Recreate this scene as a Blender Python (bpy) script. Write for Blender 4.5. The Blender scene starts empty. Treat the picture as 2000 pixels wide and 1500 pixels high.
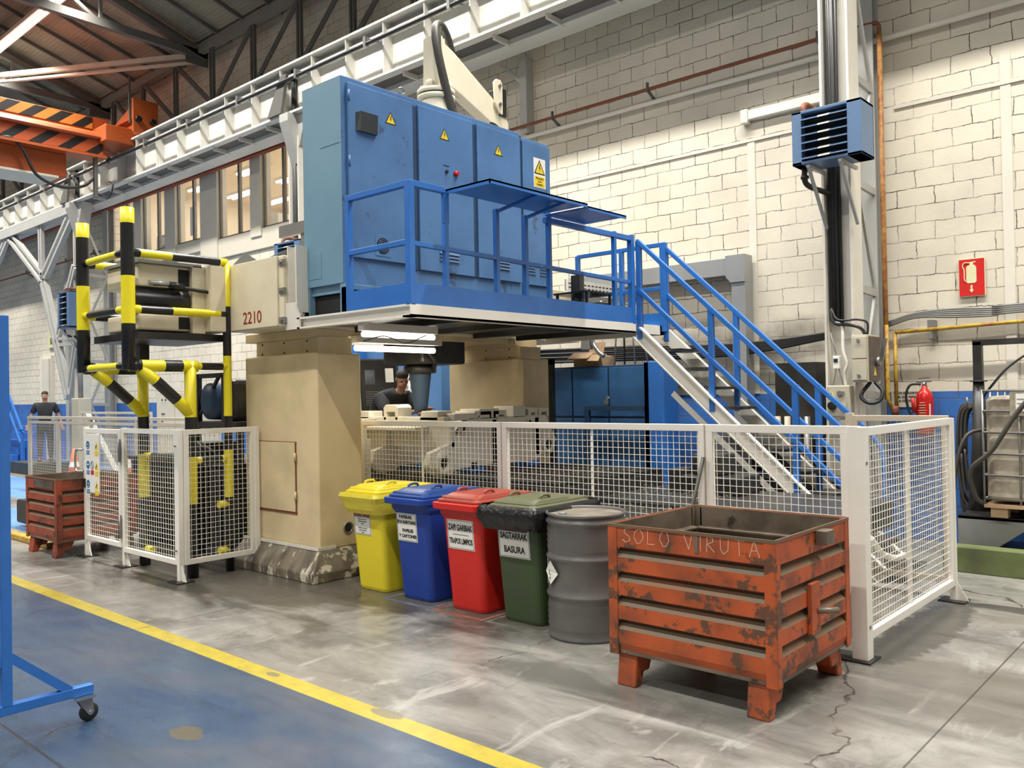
import bpy, bmesh, math, random
from mathutils import Vector, Matrix
random.seed(7)
R = math.radians
sc = bpy.context.scene
col = sc.collection
# ------------------------------------------------------------------ camera
cam = bpy.data.cameras.new('camera'); co = bpy.data.objects.new('camera', cam); col.objects.link(co)
XA = Vector((0.74511523, -0.02123178, -0.66659771)); YA = Vector((0.66669518, -0.003131, 0.74532391)); ZA = Vector((-0.01791167, -0.99976968, 0.01182217))
# columns of the camera matrix: image right, image up, backwards
right = Vector((XA.x, YA.x, ZA.x)); down = Vector((XA.y, YA.y, ZA.y)); fwd = Vector((XA.z, YA.z, ZA.z))
m = Matrix((right, -down, -fwd)).transposed().to_4x4(); m.translation = (0, 0, 1.74)
co.matrix_world = m
cam.sensor_width = 36; cam.lens = 36 * 1664 / 2000; cam.clip_end = 200; cam.clip_start = .05
sc.camera = co
# ------------------------------------------------------------------ view, world
sc.view_settings.view_transform = 'Standard'; sc.view_settings.look = 'None'
sc.view_settings.gamma = 1; sc.view_settings.exposure = 0.0; sc.view_settings.use_curve_mapping = False
w = bpy.data.worlds.new('world'); sc.world = w; w.use_nodes = True
w.node_tree.nodes['Background'].inputs[0].default_value = (1, .97, .92, 1); w.node_tree.nodes['Background'].inputs[1].default_value = .2

def area(name, loc, sx, sy, power, colr=(1, .965, .9), rot=(0, 0, 0), spread=math.pi):
    l = bpy.data.lights.new(name, 'AREA'); l.shape = 'RECTANGLE'; l.size = sx; l.size_y = sy; l.energy = power; l.color = colr; l.spread = spread
    o = bpy.data.objects.new(name, l); o.location = loc; o.rotation_euler = rot; col.objects.link(o); return o
LP = []
for (y, z, xs, p) in ((7.2, 10.45, (-33.1, -27.8, -22.6, -17.4, -12.2, -7.0, -1.8, 3.4), 490), (-.5, 11.2, (-24, -16, -8, 0), 580), (-7.5, 10.9, (-22, -12, -2), 520)):
    for x in xs:
        LP.append((x, y, z)); area('hall_light', (x, y, z - .09), 4.9, .22, p, spread=R(118) if y > 7 else R(150))
# light of the machine lamp under the cross beam
area('machine_light', (-6.93, 5.95, 2.18), .07, 1.1, 16, (1, .93, .78))
# ------------------------------------------------------------------ helpers
def tree(name):
    mt = bpy.data.materials.new(name); mt.use_nodes = True; nt = mt.node_tree
    b = nt.nodes['Principled BSDF']
    return mt, nt, b
def N(nt, t, **k):
    n = nt.nodes.new(t)
    for a, v in k.items():
        if a == 'ins':
            for i, x in v.items():
                if hasattr(x, 'is_output') or isinstance(x, bpy.types.NodeSocket): nt.links.new(x, n.inputs[i])
                else: n.inputs[i].default_value = x
        else: setattr(n, a, v)
    return n
def M_(nt, op, a, b=0., c=None, clamp=False):
    n = nt.nodes.new('ShaderNodeMath'); n.operation = op; n.use_clamp = clamp
    for i, x in enumerate((a, b, c)):
        if x is None: continue
        if isinstance(x, bpy.types.NodeSocket): nt.links.new(x, n.inputs[i])
        else: n.inputs[i].default_value = x
    return n.outputs[0]
def MIX(nt, f, a, b):
    n = nt.nodes.new('ShaderNodeMix'); n.data_type = 'RGBA'
    for i, x in ((0, f), (6, a), (7, b)):
        if isinstance(x, bpy.types.NodeSocket): nt.links.new(x, n.inputs[i])
        elif i == 0: n.inputs[0].default_value = x
        else: n.inputs[i].default_value = (*x[:3], 1)
    return n.outputs[2]
def RAMP(nt, f, a, b, v0=0., v1=1.):
    n = nt.nodes.new('ShaderNodeMapRange'); n.clamp = True
    nt.links.new(f, n.inputs[0])
    for i, x in enumerate((a, b, v0, v1)): n.inputs[i + 1].default_value = x
    return n.outputs[0]
def NOISE(nt, vec, s, d=5, r=.55, dist=0):
    n = nt.nodes.new('ShaderNodeTexNoise'); nt.links.new(vec, n.inputs['Vector'])
    n.inputs['Scale'].default_value = s; n.inputs['Detail'].default_value = d; n.inputs['Roughness'].default_value = r; n.inputs['Distortion'].default_value = dist
    return n.outputs['Fac']
def OBJC(nt): return nt.nodes.new('ShaderNodeTexCoord').outputs['Object']
def SCALEV(nt, v, s):
    n = nt.nodes.new('ShaderNodeVectorMath'); n.operation = 'MULTIPLY'; nt.links.new(v, n.inputs[0]); n.inputs[1].default_value = s; return n.outputs[0]
def BUMP(nt, b, h, st=.3, d=.01):
    n = nt.nodes.new('ShaderNodeBump'); nt.links.new(h, n.inputs['Height']); n.inputs['Strength'].default_value = st; n.inputs['Distance'].default_value = d
    nt.links.new(n.outputs[0], b.inputs['Normal'])
def mat(name, c, rough=.5, metal=0., c2=None, amt=.35, s=4., c3=None, s3=9., t3=.66, bump=0., stretch=(1, 1, 1)):
    """paint with a worn second colour in broad clouds and a third colour in chips"""
    mt, nt, b = tree(name)
    b.inputs['Roughness'].default_value = rough; b.inputs['Metallic'].default_value = metal
    if c2 is None: c2 = tuple(x * .72 for x in c)
    v = SCALEV(nt, OBJC(nt), stretch)
    n1 = NOISE(nt, v, s)
    o = MIX(nt, RAMP(nt, n1, .42, .72, 0, amt), c, c2)
    if c3:
        n2 = NOISE(nt, v, s3, 8, .65)
        o = MIX(nt, RAMP(nt, n2, t3, t3 + .04, 0, .9), o, c3)
    nt.links.new(o, b.inputs['Base Color'])
    if bump: BUMP(nt, b, n1, bump, .02)
    return mt
def emis(name, c, st):
    mt, nt, b = tree(name); b.inputs['Base Color'].default_value = (*c, 1); b.inputs['Emission Color'].default_value = (*c, 1); b.inputs['Emission Strength'].default_value = st
    return mt

class MB:
    def __init__(s): s.b = bmesh.new(); s.mi = 0
    def face(s, vs, sm=False):
        try: f = s.b.faces.new(vs)
        except ValueError: return
        f.material_index = s.mi; f.smooth = sm; return f
    def hexa(s, c):
        v = [s.b.verts.new(p) for p in c]
        for q in ((3, 2, 1, 0), (4, 5, 6, 7), (0, 1, 5, 4), (1, 2, 6, 5), (2, 3, 7, 6), (3, 0, 4, 7)): s.face([v[i] for i in q])
        return s
    def box(s, x0, x1, y0, y1, z0, z1):
        if x0 > x1: x0, x1 = x1, x0
        if y0 > y1: y0, y1 = y1, y0
        if z0 > z1: z0, z1 = z1, z0
        return s.hexa([(x0, y0, z0), (x1, y0, z0), (x1, y1, z0), (x0, y1, z0), (x0, y0, z1), (x1, y0, z1), (x1, y1, z1), (x0, y1, z1)])
    def bar(s, p, q, w, h=None, up=(0, 0, 1)):
        h = h or w; p = Vector(p); q = Vector(q); d = (q - p).normalized(); up = Vector(up)
        if abs(d.dot(up)) > .99: up = Vector((0, 1, 0))
        a = d.cross(up).normalized() * w / 2; u = a.cross(d).normalized() * h / 2
        return s.hexa([p - a - u, p + a - u, p + a + u, p - a + u, q - a - u, q + a - u, q + a + u, q - a + u])
    def ring(s, c, d, r, n, ref):
        a = ref - d * ref.dot(d); a.normalize(); b2 = d.cross(a)
        return [s.b.verts.new(c + a * (r * math.cos(2 * math.pi * i / n)) + b2 * (r * math.sin(2 * math.pi * i / n))) for i in range(n)]
    def tube(s, pts, r, n=10, cols=None, cap=True):
        pts = [Vector(p) for p in pts]; prev = None
        ref = Vector((.13, .37, .92))
        if abs((pts[1] - pts[0]).normalized().dot(ref.normalized())) > .9: ref = Vector((.9, .3, .1))
        first = None
        for i, p in enumerate(pts):
            d = (pts[min(i + 1, len(pts) - 1)] - pts[max(i - 1, 0)]).normalized()
            if abs(d.dot(ref.normalized())) > .97: ref = Vector((ref.z, ref.x, ref.y))
            ri = r[i] if isinstance(r, (list, tuple)) else r
            g = s.ring(p, d, ri, n, ref)
            if prev:
                if cols: s.mi = cols[i - 1]
                best = min(range(n), key=lambda k: (prev[0].co - g[k].co).length) if False else 0
                for k in range(n): s.face([prev[k], prev[(k + 1) % n], g[(k + 1) % n], g[k]], True)
            else: first = g
            prev = g
        if cap: s.face(first[::-1]); s.face(prev)
        return s
    def lathe(s, prof, c=(0, 0, 0), n=32, ax='z', cap=True):
        rings = []
        for r, h in prof:
            g = []
            for i in range(n):
                a = 2 * math.pi * i / n; x, y = r * math.cos(a), r * math.sin(a)
                p = {'z': (x, y, h), 'x': (h, x, y), 'y': (y, h, x)}[ax]
                g.append(s.b.verts.new(Vector(p) + Vector(c)))
            rings.append(g)
        for a, b2 in zip(rings, rings[1:]):
            for k in range(n): s.face([a[k], a[(k + 1) % n], b2[(k + 1) % n], b2[k]], True)
        if cap: s.face(rings[0][::-1]); s.face(rings[-1])
        return s
    def prism(s, poly, ax, a, b):
        f = {'x': lambda u, v, h: (h, u, v), 'y': lambda u, v, h: (u, h, v), 'z': lambda u, v, h: (u, v, h)}[ax]
        A = [s.b.verts.new(f(u, v, a)) for u, v in poly]; B = [s.b.verts.new(f(u, v, b)) for u, v in poly]; n = len(poly)
        s.face(A[::-1]); s.face(B)
        for i in range(n): s.face([A[i], A[(i + 1) % n], B[(i + 1) % n], B[i]])
        return s
    def loft(s, rings, cap=True, sm=False):
        rs = [[s.b.verts.new(p) for p in g] for g in rings]; n = len(rs[0])
        for a, b2 in zip(rs, rs[1:]):
            for k in range(n): s.face([a[k], a[(k + 1) % n], b2[(k + 1) % n], b2[k]], sm)
        if cap: s.face(rs[0][::-1]); s.face(rs[-1])
        return s
    def text(s, txt, size, M, depth=.0015, bold=0.):
        cu = bpy.data.curves.new('t', 'FONT'); cu.body = txt; cu.size = size; cu.align_x = 'CENTER'; cu.align_y = 'CENTER'; cu.extrude = depth; cu.offset = bold
        o = bpy.data.objects.new('t', cu); col.objects.link(o); bpy.context.view_layer.update()
        me = bpy.data.meshes.new_from_object(o.evaluated_get(bpy.context.evaluated_depsgraph_get()))
        n0 = len(s.b.faces); me.transform(M); s.b.from_mesh(me); s.b.faces.ensure_lookup_table()
        for f in s.b.faces[n0:]: f.material_index = s.mi
        bpy.data.objects.remove(o); return s
FRONT = lambda x, y, z, sx=1, tilt=0: Matrix.Translation((x, y, z)) @ Matrix.Rotation(R(90) + tilt, 4, 'X') @ Matrix.Diagonal((sx, 1, 1, 1))
SIDE = lambda x, y, z, sx=1: Matrix.Translation((x, y, z)) @ Matrix.Rotation(R(90), 4, 'Z') @ Matrix.Rotation(R(90), 4, 'X') @ Matrix.Diagonal((sx, 1, 1, 1))

def rrect(cx, cy, hx, hy, r, z, n=4):
    out = []
    for (sx, sy, a0) in ((1, 1, 0), (-1, 1, 90), (-1, -1, 180), (1, -1, 270)):
        for i in range(n + 1):
            a = R(a0 + 90 * i / n); out.append((cx + sx * (hx - r) + r * math.cos(a), cy + sy * (hy - r) + r * math.sin(a), z))
    return out
def spline(pts, n=8):
    P = [Vector(p) for p in pts]; P = [P[0] * 2 - P[1]] + P + [P[-1] * 2 - P[-2]]; out = []
    for i in range(1, len(P) - 2):
        for k in range(n):
            t = k / n; a, b, c, d = P[i - 1:i + 3]
            out.append(.5 * ((2 * b) + (c - a) * t + (2 * a - 5 * b + 4 * c - d) * t * t + (3 * b - a - 3 * c + d) * t ** 3))
    out.append(P[-2]); return out
def T(name, label, cat, loc=(0, 0, 0), group=None):
    o = bpy.data.objects.new(name, None); col.objects.link(o); o.location = loc; o.empty_display_size = .1
    o['label'] = label; o['category'] = cat
    if group: o['group'] = group
    return o
def obj(name, mb, mats, parent=None, bevel=0, label=None, rec=True):
    if rec: bmesh.ops.recalc_face_normals(mb.b, faces=mb.b.faces)
    me = bpy.data.meshes.new(name); mb.b.to_mesh(me); mb.b.free()
    for q in (mats if isinstance(mats, (list, tuple)) else [mats]): me.materials.append(q)
    o = bpy.data.objects.new(name, me); col.objects.link(o)
    if parent:
        o.parent = parent
        if parent.type == 'EMPTY': o.matrix_parent_inverse = Matrix.Translation(parent.location).inverted()
    if bevel:
        md = o.modifiers.new('bevel', 'BEVEL'); md.width = bevel; md.segments = 2; md.limit_method = 'ANGLE'
    if label: o['label'] = label
    return o
def tag(o, label, cat, group=None):
    o['label'] = label; o['category'] = cat
    if group: o['group'] = group
    return o
def struct(name, mb, mats, bevel=0):
    o = obj(name, mb, mats, None, bevel); o['kind'] = 'structure'; return o
def stuff(o): o['kind'] = 'stuff'; return o
# ------------------------------------------------------------------ materials
def mat_floor():
    mt, nt, b = tree('hall_floor'); v = OBJC(nt)
    sp = N(nt, 'ShaderNodeSeparateXYZ', ins={0: v}); X, Y = sp.outputs[0], sp.outputs[1]
    n1 = NOISE(nt, v, .55, 6, .6, .6); n2 = NOISE(nt, SCALEV(nt, v, (.7, 1.5, 1)), 1.5, 8, .66, .5); n3 = NOISE(nt, v, 9, 8, .7); n4 = NOISE(nt, v, 60, 4, .7)
    c = MIX(nt, RAMP(nt, n2, .38, .66), (.12, .115, .103), (.31, .3, .275))
    c = MIX(nt, RAMP(nt, n1, .5, .68, 0, .55), c, (.17, .15, .12))
    c = MIX(nt, RAMP(nt, n3, .58, .75, 0, .4), c, (.16, .14, .11))
    c = MIX(nt, RAMP(nt, n4, .66, .72, 0, .35), c, (.09, .08, .07))
    n5 = NOISE(nt, SCALEV(nt, v, (1.6, .5, 1)), 2.7, 8, .7, .8)
    c = MIX(nt, RAMP(nt, n5, .56, .66, 0, .55), c, (.4, .39, .36)); c = MIX(nt, RAMP(nt, n5, .44, .34, 0, .5), c, (.12, .112, .1))
    # grime on the slab round the machine
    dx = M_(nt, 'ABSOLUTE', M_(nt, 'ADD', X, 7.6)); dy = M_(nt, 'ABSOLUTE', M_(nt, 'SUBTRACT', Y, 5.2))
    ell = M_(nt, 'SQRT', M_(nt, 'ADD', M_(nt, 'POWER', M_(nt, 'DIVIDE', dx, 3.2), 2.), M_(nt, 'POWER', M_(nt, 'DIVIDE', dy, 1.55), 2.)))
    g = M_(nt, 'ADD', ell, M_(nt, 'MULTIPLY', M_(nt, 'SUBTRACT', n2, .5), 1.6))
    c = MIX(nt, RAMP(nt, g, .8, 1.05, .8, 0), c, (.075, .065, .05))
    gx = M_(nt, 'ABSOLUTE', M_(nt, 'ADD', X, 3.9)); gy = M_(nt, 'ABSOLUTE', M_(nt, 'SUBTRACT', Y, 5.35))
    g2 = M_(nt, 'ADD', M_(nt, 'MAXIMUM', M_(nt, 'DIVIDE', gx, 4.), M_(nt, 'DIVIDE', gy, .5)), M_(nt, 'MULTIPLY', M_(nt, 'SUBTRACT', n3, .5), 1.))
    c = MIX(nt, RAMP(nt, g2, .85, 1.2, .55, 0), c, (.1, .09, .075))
    # dark floor under the machine, spill outside the side fence
    # cracks
    vo = nt.nodes.new('ShaderNodeTexVoronoi'); vo.feature = 'DISTANCE_TO_EDGE'; vo.inputs['Scale'].default_value = .42
    ad = nt.nodes.new('ShaderNodeVectorMath'); ad.operation = 'ADD'; nt.links.new(v, ad.inputs[0])
    nn = nt.nodes.new('ShaderNodeTexNoise'); nn.inputs['Scale'].default_value = 2.2; nn.inputs['Detail'].default_value = 6; nt.links.new(v, nn.inputs['Vector'])
    sc_ = SCALEV(nt, nn.outputs['Color'], (.7, .7, 0)); nt.links.new(sc_, ad.inputs[1]); nt.links.new(ad.outputs[0], vo.inputs['Vector'])
    cr = RAMP(nt, vo.outputs['Distance'], .0015, .004, 1, 0)
    cr = M_(nt, 'MULTIPLY', cr, RAMP(nt, NOISE(nt, v, .7, 3), .5, .56))
    # saw-cut joints
    def line(s, p, wd): return M_(nt, 'LESS_THAN', M_(nt, 'ABSOLUTE', M_(nt, 'SUBTRACT', s, p)), wd)
    jt = line(Y, 1.59, .009)
    for xx in (-6.5, -11.6, -1.3): jt = M_(nt, 'MAXIMUM', jt, line(X, xx, .005))
    dark = M_(nt, 'MAXIMUM', M_(nt, 'MULTIPLY', cr, .85), M_(nt, 'MULTIPLY', jt, .75))
    # paint
    blue = MIX(nt, RAMP(nt, n2, .36, .64), (.02, .045, .1), (.05, .082, .135))
    blue = MIX(nt, RAMP(nt, n1, .48, .64, 0, .6), blue, (.08, .085, .095))
    blue = MIX(nt, RAMP(nt, NOISE(nt, SCALEV(nt, v, (.35, 3, 1)), 2.4, 8, .7), .52, .68, 0, .6), blue, (.03, .042, .065))
    blue = MIX(nt, RAMP(nt, NOISE(nt, v, 1.1, 3, .4), .74, .76, 0, .6), blue, (.13, .11, .08))
    walk = M_(nt, 'LESS_THAN', Y, 2.91)
    far1 = M_(nt, 'MULTIPLY', M_(nt, 'LESS_THAN', X, -12.6), M_(nt, 'GREATER_THAN', Y, 4.2))
    st1 = M_(nt, 'MULTIPLY', M_(nt, 'GREATER_THAN', Y, 5.0), M_(nt, 'LESS_THAN', Y, 5.6))
    st2 = M_(nt, 'MULTIPLY', M_(nt, 'GREATER_THAN', Y, 7.2), M_(nt, 'LESS_THAN', Y, 8.5))
    far = M_(nt, 'MULTIPLY', far1, M_(nt, 'SUBTRACT', 1., M_(nt, 'MAXIMUM', st1, st2)))
    farblue = MIX(nt, RAMP(nt, n2, .3, .7), (.1, .26, .55), (.16, .34, .6))
    c = MIX(nt, walk, c, blue); c = MIX(nt, far, c, farblue)
    ye = M_(nt, 'MULTIPLY', M_(nt, 'GREATER_THAN', Y, 2.91), M_(nt, 'LESS_THAN', Y, 3.045))
    ywear = RAMP(nt, NOISE(nt, v, 5, 6, .7), .62, .7, 1, .45)
    c = MIX(nt, M_(nt, 'MULTIPLY', ye, ywear), c, MIX(nt, RAMP(nt, n3, .4, .7), (.44, .35, .045), (.31, .25, .05)))
    for sx_, sy_, rx, ry, sc3 in ((-4.276, 2.18, .12, .075, (.1, .085, .05)), (-4.744, 2.994, .07, .03, (.16, .15, .09)), (-3.67, 3.02, .13, .045, (.16, .15, .11)), (-7.9, 3.88, .75, .16, (.05, .045, .036)), (-1.5, 7.5, .5, .1, (.06, .055, .05)), (-1.9, 6.5, .22, 1.0, (.07, .065, .055))):
        e1 = M_(nt, 'POWER', M_(nt, 'DIVIDE', M_(nt, 'SUBTRACT', X, sx_), rx), 2.); e2 = M_(nt, 'POWER', M_(nt, 'DIVIDE', M_(nt, 'SUBTRACT', Y, sy_), ry), 2.)
        ee = M_(nt, 'ADD', M_(nt, 'ADD', e1, e2), M_(nt, 'MULTIPLY', M_(nt, 'SUBTRACT', n3, .5), 2.2)); c = MIX(nt, RAMP(nt, ee, .8, 1.1, .85, 0), c, sc3)
    c = MIX(nt, dark, c, (.03, .027, .024))
    nt.links.new(c, b.inputs['Base Color'])
    rg = M_(nt, 'ADD', RAMP(nt, n2, .35, .65, .3, .2), RAMP(nt, n1, .4, .7, 0, .14))
    nt.links.new(rg, b.inputs['Roughness']); b.inputs['Specular IOR Level'].default_value = .5
    BUMP(nt, b, n3, .08, .01)
    return mt
def mat_wall(name='block_wall', base=(.74, .685, .565), blue=True, crack=1.):
    mt, nt, b = tree(name); v = OBJC(nt); sp = N(nt, 'ShaderNodeSeparateXYZ', ins={0: v}); X, Z = sp.outputs[0], sp.outputs[2]
    cb = N(nt, 'ShaderNodeCombineXYZ', ins={0: X, 1: Z})
    nn = nt.nodes.new('ShaderNodeTexNoise'); nn.inputs['Scale'].default_value = 5.; nn.inputs['Detail'].default_value = 5; nn.inputs['Roughness'].default_value = .7; nt.links.new(v, nn.inputs['Vector'])
    ds = nt.nodes.new('ShaderNodeVectorMath'); ds.operation = 'SUBTRACT'; nt.links.new(nn.outputs['Color'], ds.inputs[0]); ds.inputs[1].default_value = (.5, .5, .5)
    ad = nt.nodes.new('ShaderNodeVectorMath'); ad.operation = 'ADD'; nt.links.new(cb.outputs[0], ad.inputs[0]); nt.links.new(SCALEV(nt, ds.outputs[0], (.06, .06, 0)), ad.inputs[1])
    br = nt.nodes.new('ShaderNodeTexBrick'); nt.links.new(ad.outputs[0], br.inputs['Vector'])
    br.inputs['Scale'].default_value = 1; br.inputs['Brick Width'].default_value = .4; br.inputs['Row Height'].default_value = .2; br.inputs['Mortar Size'].default_value = .0055; br.inputs['Mortar Smooth'].default_value = .25; br.offset = .5
    br.inputs['Color1'].default_value = (0, 0, 0, 1); br.inputs['Color2'].default_value = (1, 1, 1, 1)
    mo = br.outputs['Fac']
    c = MIX(nt, RAMP(nt, NOISE(nt, v, 1.3, 6), .35, .7), base, tuple(q * .84 for q in base))
    bf = N(nt, 'ShaderNodeRGBToBW', ins={0: br.outputs['Color']}).outputs[0]
    c = MIX(nt, M_(nt, 'MULTIPLY', bf, .12), c, tuple(q * .7 for q in base))
    c = MIX(nt, RAMP(nt, NOISE(nt, v, 14, 8, .75), .6, .78, 0, .35), c, (.3, .26, .2))
    # soot below and above the cable run
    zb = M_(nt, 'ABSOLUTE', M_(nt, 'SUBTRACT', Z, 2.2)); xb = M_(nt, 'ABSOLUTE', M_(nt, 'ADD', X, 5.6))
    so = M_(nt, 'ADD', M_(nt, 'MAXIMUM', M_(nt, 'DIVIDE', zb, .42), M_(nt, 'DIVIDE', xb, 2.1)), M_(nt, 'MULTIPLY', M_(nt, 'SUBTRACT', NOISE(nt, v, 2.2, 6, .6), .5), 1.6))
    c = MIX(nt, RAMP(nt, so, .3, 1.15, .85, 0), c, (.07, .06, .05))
    if blue:
        bl = M_(nt, 'LESS_THAN', M_(nt, 'ADD', Z, M_(nt, 'MULTIPLY', ds.outputs[0], 0.)), 1.685)
        c = MIX(nt, bl, c, MIX(nt, RAMP(nt, NOISE(nt, v, 2.5, 5), .35, .7), (.035, .16, .5), (.03, .1, .3)))
    mk = M_(nt, 'MULTIPLY', mo, RAMP(nt, NOISE(nt, v, 2.1, 7, .75), .38, .56, .22, 1. * crack))
    c = MIX(nt, mk, c, (.1, .075, .05))
    nt.links.new(c, b.inputs['Base Color']); b.inputs['Roughness'].default_value = .62
    h = M_(nt, 'ADD', M_(nt, 'MULTIPLY', mo, -1.), M_(nt, 'MULTIPLY', NOISE(nt, v, 18, 6, .6), .35))
    BUMP(nt, b, h, .55, .012)
    return mt
def mat_stripes(name, c1, c2, k, duty=.5, ylo=None):
    mt, nt, b = tree(name); v = OBJC(nt); sp = N(nt, 'ShaderNodeSeparateXYZ', ins={0: v})
    s = M_(nt, 'MULTIPLY', M_(nt, 'SUBTRACT', sp.outputs[1], M_(nt, 'MULTIPLY', sp.outputs[2], 1.25)), k)
    f = M_(nt, 'LESS_THAN', M_(nt, 'FRACT', s), duty)
    nt.links.new(MIX(nt, f, c1, c2), b.inputs['Base Color']); b.inputs['Roughness'].default_value = .45
    return mt
M = {}
M['floor'] = mat_floor(); M['wall'] = mat_wall()
M['render'] = mat('wall_render', (.7, .66, .57), .7, c2=(.6, .56, .47))
M['roof'] = mat('roof_sheet', (.3, .275, .2), .85, c2=(.12, .105, .08), s=.8, amt=.7, c3=(.11, .07, .045), s3=3, t3=.66)
M['steeldark'] = mat('dark_roof_steel', (.11, .105, .095), .6, c2=(.07, .065, .055))
M['eave'] = mat('eave_steel', (.2, .19, .165), .6, c2=(.12, .11, .1))
M['galv'] = mat('grey_painted_steel', (.46, .46, .44), .45, .2, c2=(.36, .35, .32), s=3, c3=(.2, .17, .13), s3=14, t3=.72)
M['girder'] = mat('light_girder_paint', (.66, .65, .60), .45, c2=(.52, .5, .45), s=1.5, c3=(.3, .27, .22), s3=12, t3=.72)
M['white'] = mat('white_paint', (.75, .72, .64), .4, c2=(.6, .56, .47), s=4, c3=(.18, .12, .07), s3=16, t3=.72)
M['whitefence'] = mat('white_fence_paint', (.84, .81, .74), .4, c2=(.72, .68, .6), s=3, c3=(.2, .14, .09), s3=13, t3=.745)
M['creamfence'] = mat('dirty_cream_fence', (.56, .49, .38), .5, c2=(.4, .33, .25), s=4, c3=(.2, .13, .08), s3=12, t3=.66)
M['cream'] = mat('cream_machine_paint', (.74, .6, .36), .42, c2=(.47, .37, .2), amt=.75, s=1.7, c3=(.12, .08, .04), s3=6.5, t3=.735, bump=.05)
M['creamlight'] = mat('light_cream_paint', (.76, .68, .50), .4, c2=(.6, .5, .32), amt=.6, s=2.2, c3=(.14, .09, .04), s3=8, t3=.73)
M['jib'] = mat('jib_cream', (.8, .73, .56), .4, c2=(.66, .57, .4))
M['blue'] = mat('cabinet_blue', (.085, .2, .41), .36, c2=(.055, .125, .26), s=1.6, amt=.75, c3=(.045, .08, .14), s3=3.0, t3=.62)
M['bluegrey'] = mat('cabinet_side_blue', (.17, .31, .41), .35, c2=(.13, .25, .36), s=1.2, amt=.6)
M['rail'] = mat('railing_blue', (.03, .16, .52), .3, c2=(.02, .1, .36), s=5)
M['bluedark'] = mat('old_blue', (.022, .055, .12), .45, c2=(.015, .04, .09), s=2, amt=.8)
M['heater'] = mat('heater_blue', (.1, .18, .32), .4, c2=(.13, .17, .24), s=5)
M['black'] = mat('black_paint', (.012, .012, .012), .3, c2=(.03, .03, .028), s=6)
M['grime'] = mat('oily_black', (.016, .015, .014), .42, c2=(.05, .045, .035), s=4, amt=.8, c3=(.12, .11, .09), s3=16, t3=.68, bump=.1)
M['rubber'] = mat('rubber', (.02, .02, .02), .6)
M['cable'] = mat('cable_black', (.018, .018, .018), .38)
M['yellow'] = mat('barrier_yellow', (.86, .74, .02), .35, c2=(.74, .6, .02), s=6)
M['dark'] = mat('opening_black', (.008, .008, .008), .8)
M['grey'] = mat('mid_grey', (.22, .22, .21), .5, c2=(.14, .14, .13))
M['boxgrey'] = mat('enclosure_grey', (.48, .44, .34), .45, c2=(.36, .32, .24), s=7, c3=(.12, .1, .07), s3=22, t3=.7)
M['deck'] = mat('table_steel', (.05, .05, .05), .35, .4, c2=(.09, .085, .075), s=3, c3=(.2, .19, .17), s3=40, t3=.7)
M['cast'] = mat('casting_grey_cream', (.66, .62, .53), .55, c2=(.5, .44, .33), s=3, amt=.7, c3=(.25, .2, .13), s3=14, t3=.7, bump=.08)
M['chrome'] = mat('bright_steel', (.6, .6, .6), .2, 1.)
M['steel'] = mat('dull_steel', (.3, .3, .29), .4, .7)
M['duct'] = mat('galvanised_duct', (.38, .39, .4), .38, .5, c2=(.27, .27, .27), s=2.5)
M['orange'] = mat('crane_orange', (.36, .07, .012), .45, c2=(.4, .08, .02), s=1.5, amt=.8)
M['crate'] = mat('crate_orange', (.47, .09, .022), .5, c2=(.16, .045, .02), amt=1., s=3.6, c3=(.085, .05, .03), s3=6.5, t3=.54, bump=.2)
M['craterib'] = mat('crate_worn_ledge', (.13, .1, .06), .55, c2=(.3, .09, .03), s=3, amt=.6, c3=(.5, .3, .2), s3=14, t3=.74)
M['crateold'] = mat('crate_old_red', (.33, .06, .025), .6, c2=(.07, .03, .02), amt=.9, s=4, c3=(.04, .028, .02), s3=6, t3=.58, bump=.15)
M['cratein'] = mat('crate_inside', (.2, .16, .12), .42, .3, c2=(.05, .035, .025), s=3, amt=.9, c3=(.035, .03, .025), s3=5, t3=.6)
M['chalk'] = mat('chalk', (.8, .66, .55), .9)
M['rust'] = mat('rusty_pipe', (.22, .07, .03), .6, c2=(.12, .05, .03), s=8)
M['gas'] = mat('gas_pipe', (.5, .34, .03), .5, c2=(.28, .06, .03), s=14, amt=.9, c3=(.25, .05, .03), s3=30, t3=.58)
M['rustorange'] = mat('gas_pipe_rust', (.3, .1, .03), .55, c2=(.45, .28, .05), s=14, amt=.9)
M['drum'] = mat('drum_grey', (.17, .165, .155), .36, .35, c2=(.1, .1, .095), s=3, amt=.7, c3=(.04, .04, .04), s3=7, t3=.7)
M['paper'] = mat('paper_white', (.8, .79, .74), .6, c2=(.72, .7, .64), s=9)
M['ink'] = mat('ink_black', (.01, .01, .01), .6)
M['red'] = mat('sign_red', (.6, .015, .012), .4)
M['redext'] = mat('extinguisher_red', (.55, .012, .01), .25)
M['signcream'] = mat('sign_cream', (.72, .68, .42), .5)
M['signyellow'] = mat('sign_yellow', (.85, .62, .03), .4)
M['signblue'] = mat('sign_blue', (.02, .16, .42), .4)
M['stencil'] = mat('stencil_red', (.32, .02, .01), .5)
M['ibc'] = mat('tote_plastic', (.45, .4, .31), .4, c2=(.15, .12, .08), s=5, amt=1., c3=(.1, .08, .05), s3=9, t3=.66)
M['wood'] = mat('pallet_wood', (.45, .3, .17), .7, c2=(.25, .16, .09), s=6, stretch=(1, 6, 1))
M['green'] = mat('kerb_green', (.12, .155, .05), .6, c2=(.07, .075, .035), s=3, amt=.9, c3=(.05, .05, .04), s3=7, t3=.64)
M['card'] = mat('cardboard', (.4, .27, .16), .8, c2=(.28, .15, .08), s=6)
M['skin'] = mat('skin', (.42, .22, .14), .55, c2=(.36, .16, .1), s=20)
M['hair'] = mat('hair_dark', (.03, .022, .016), .7)
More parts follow.
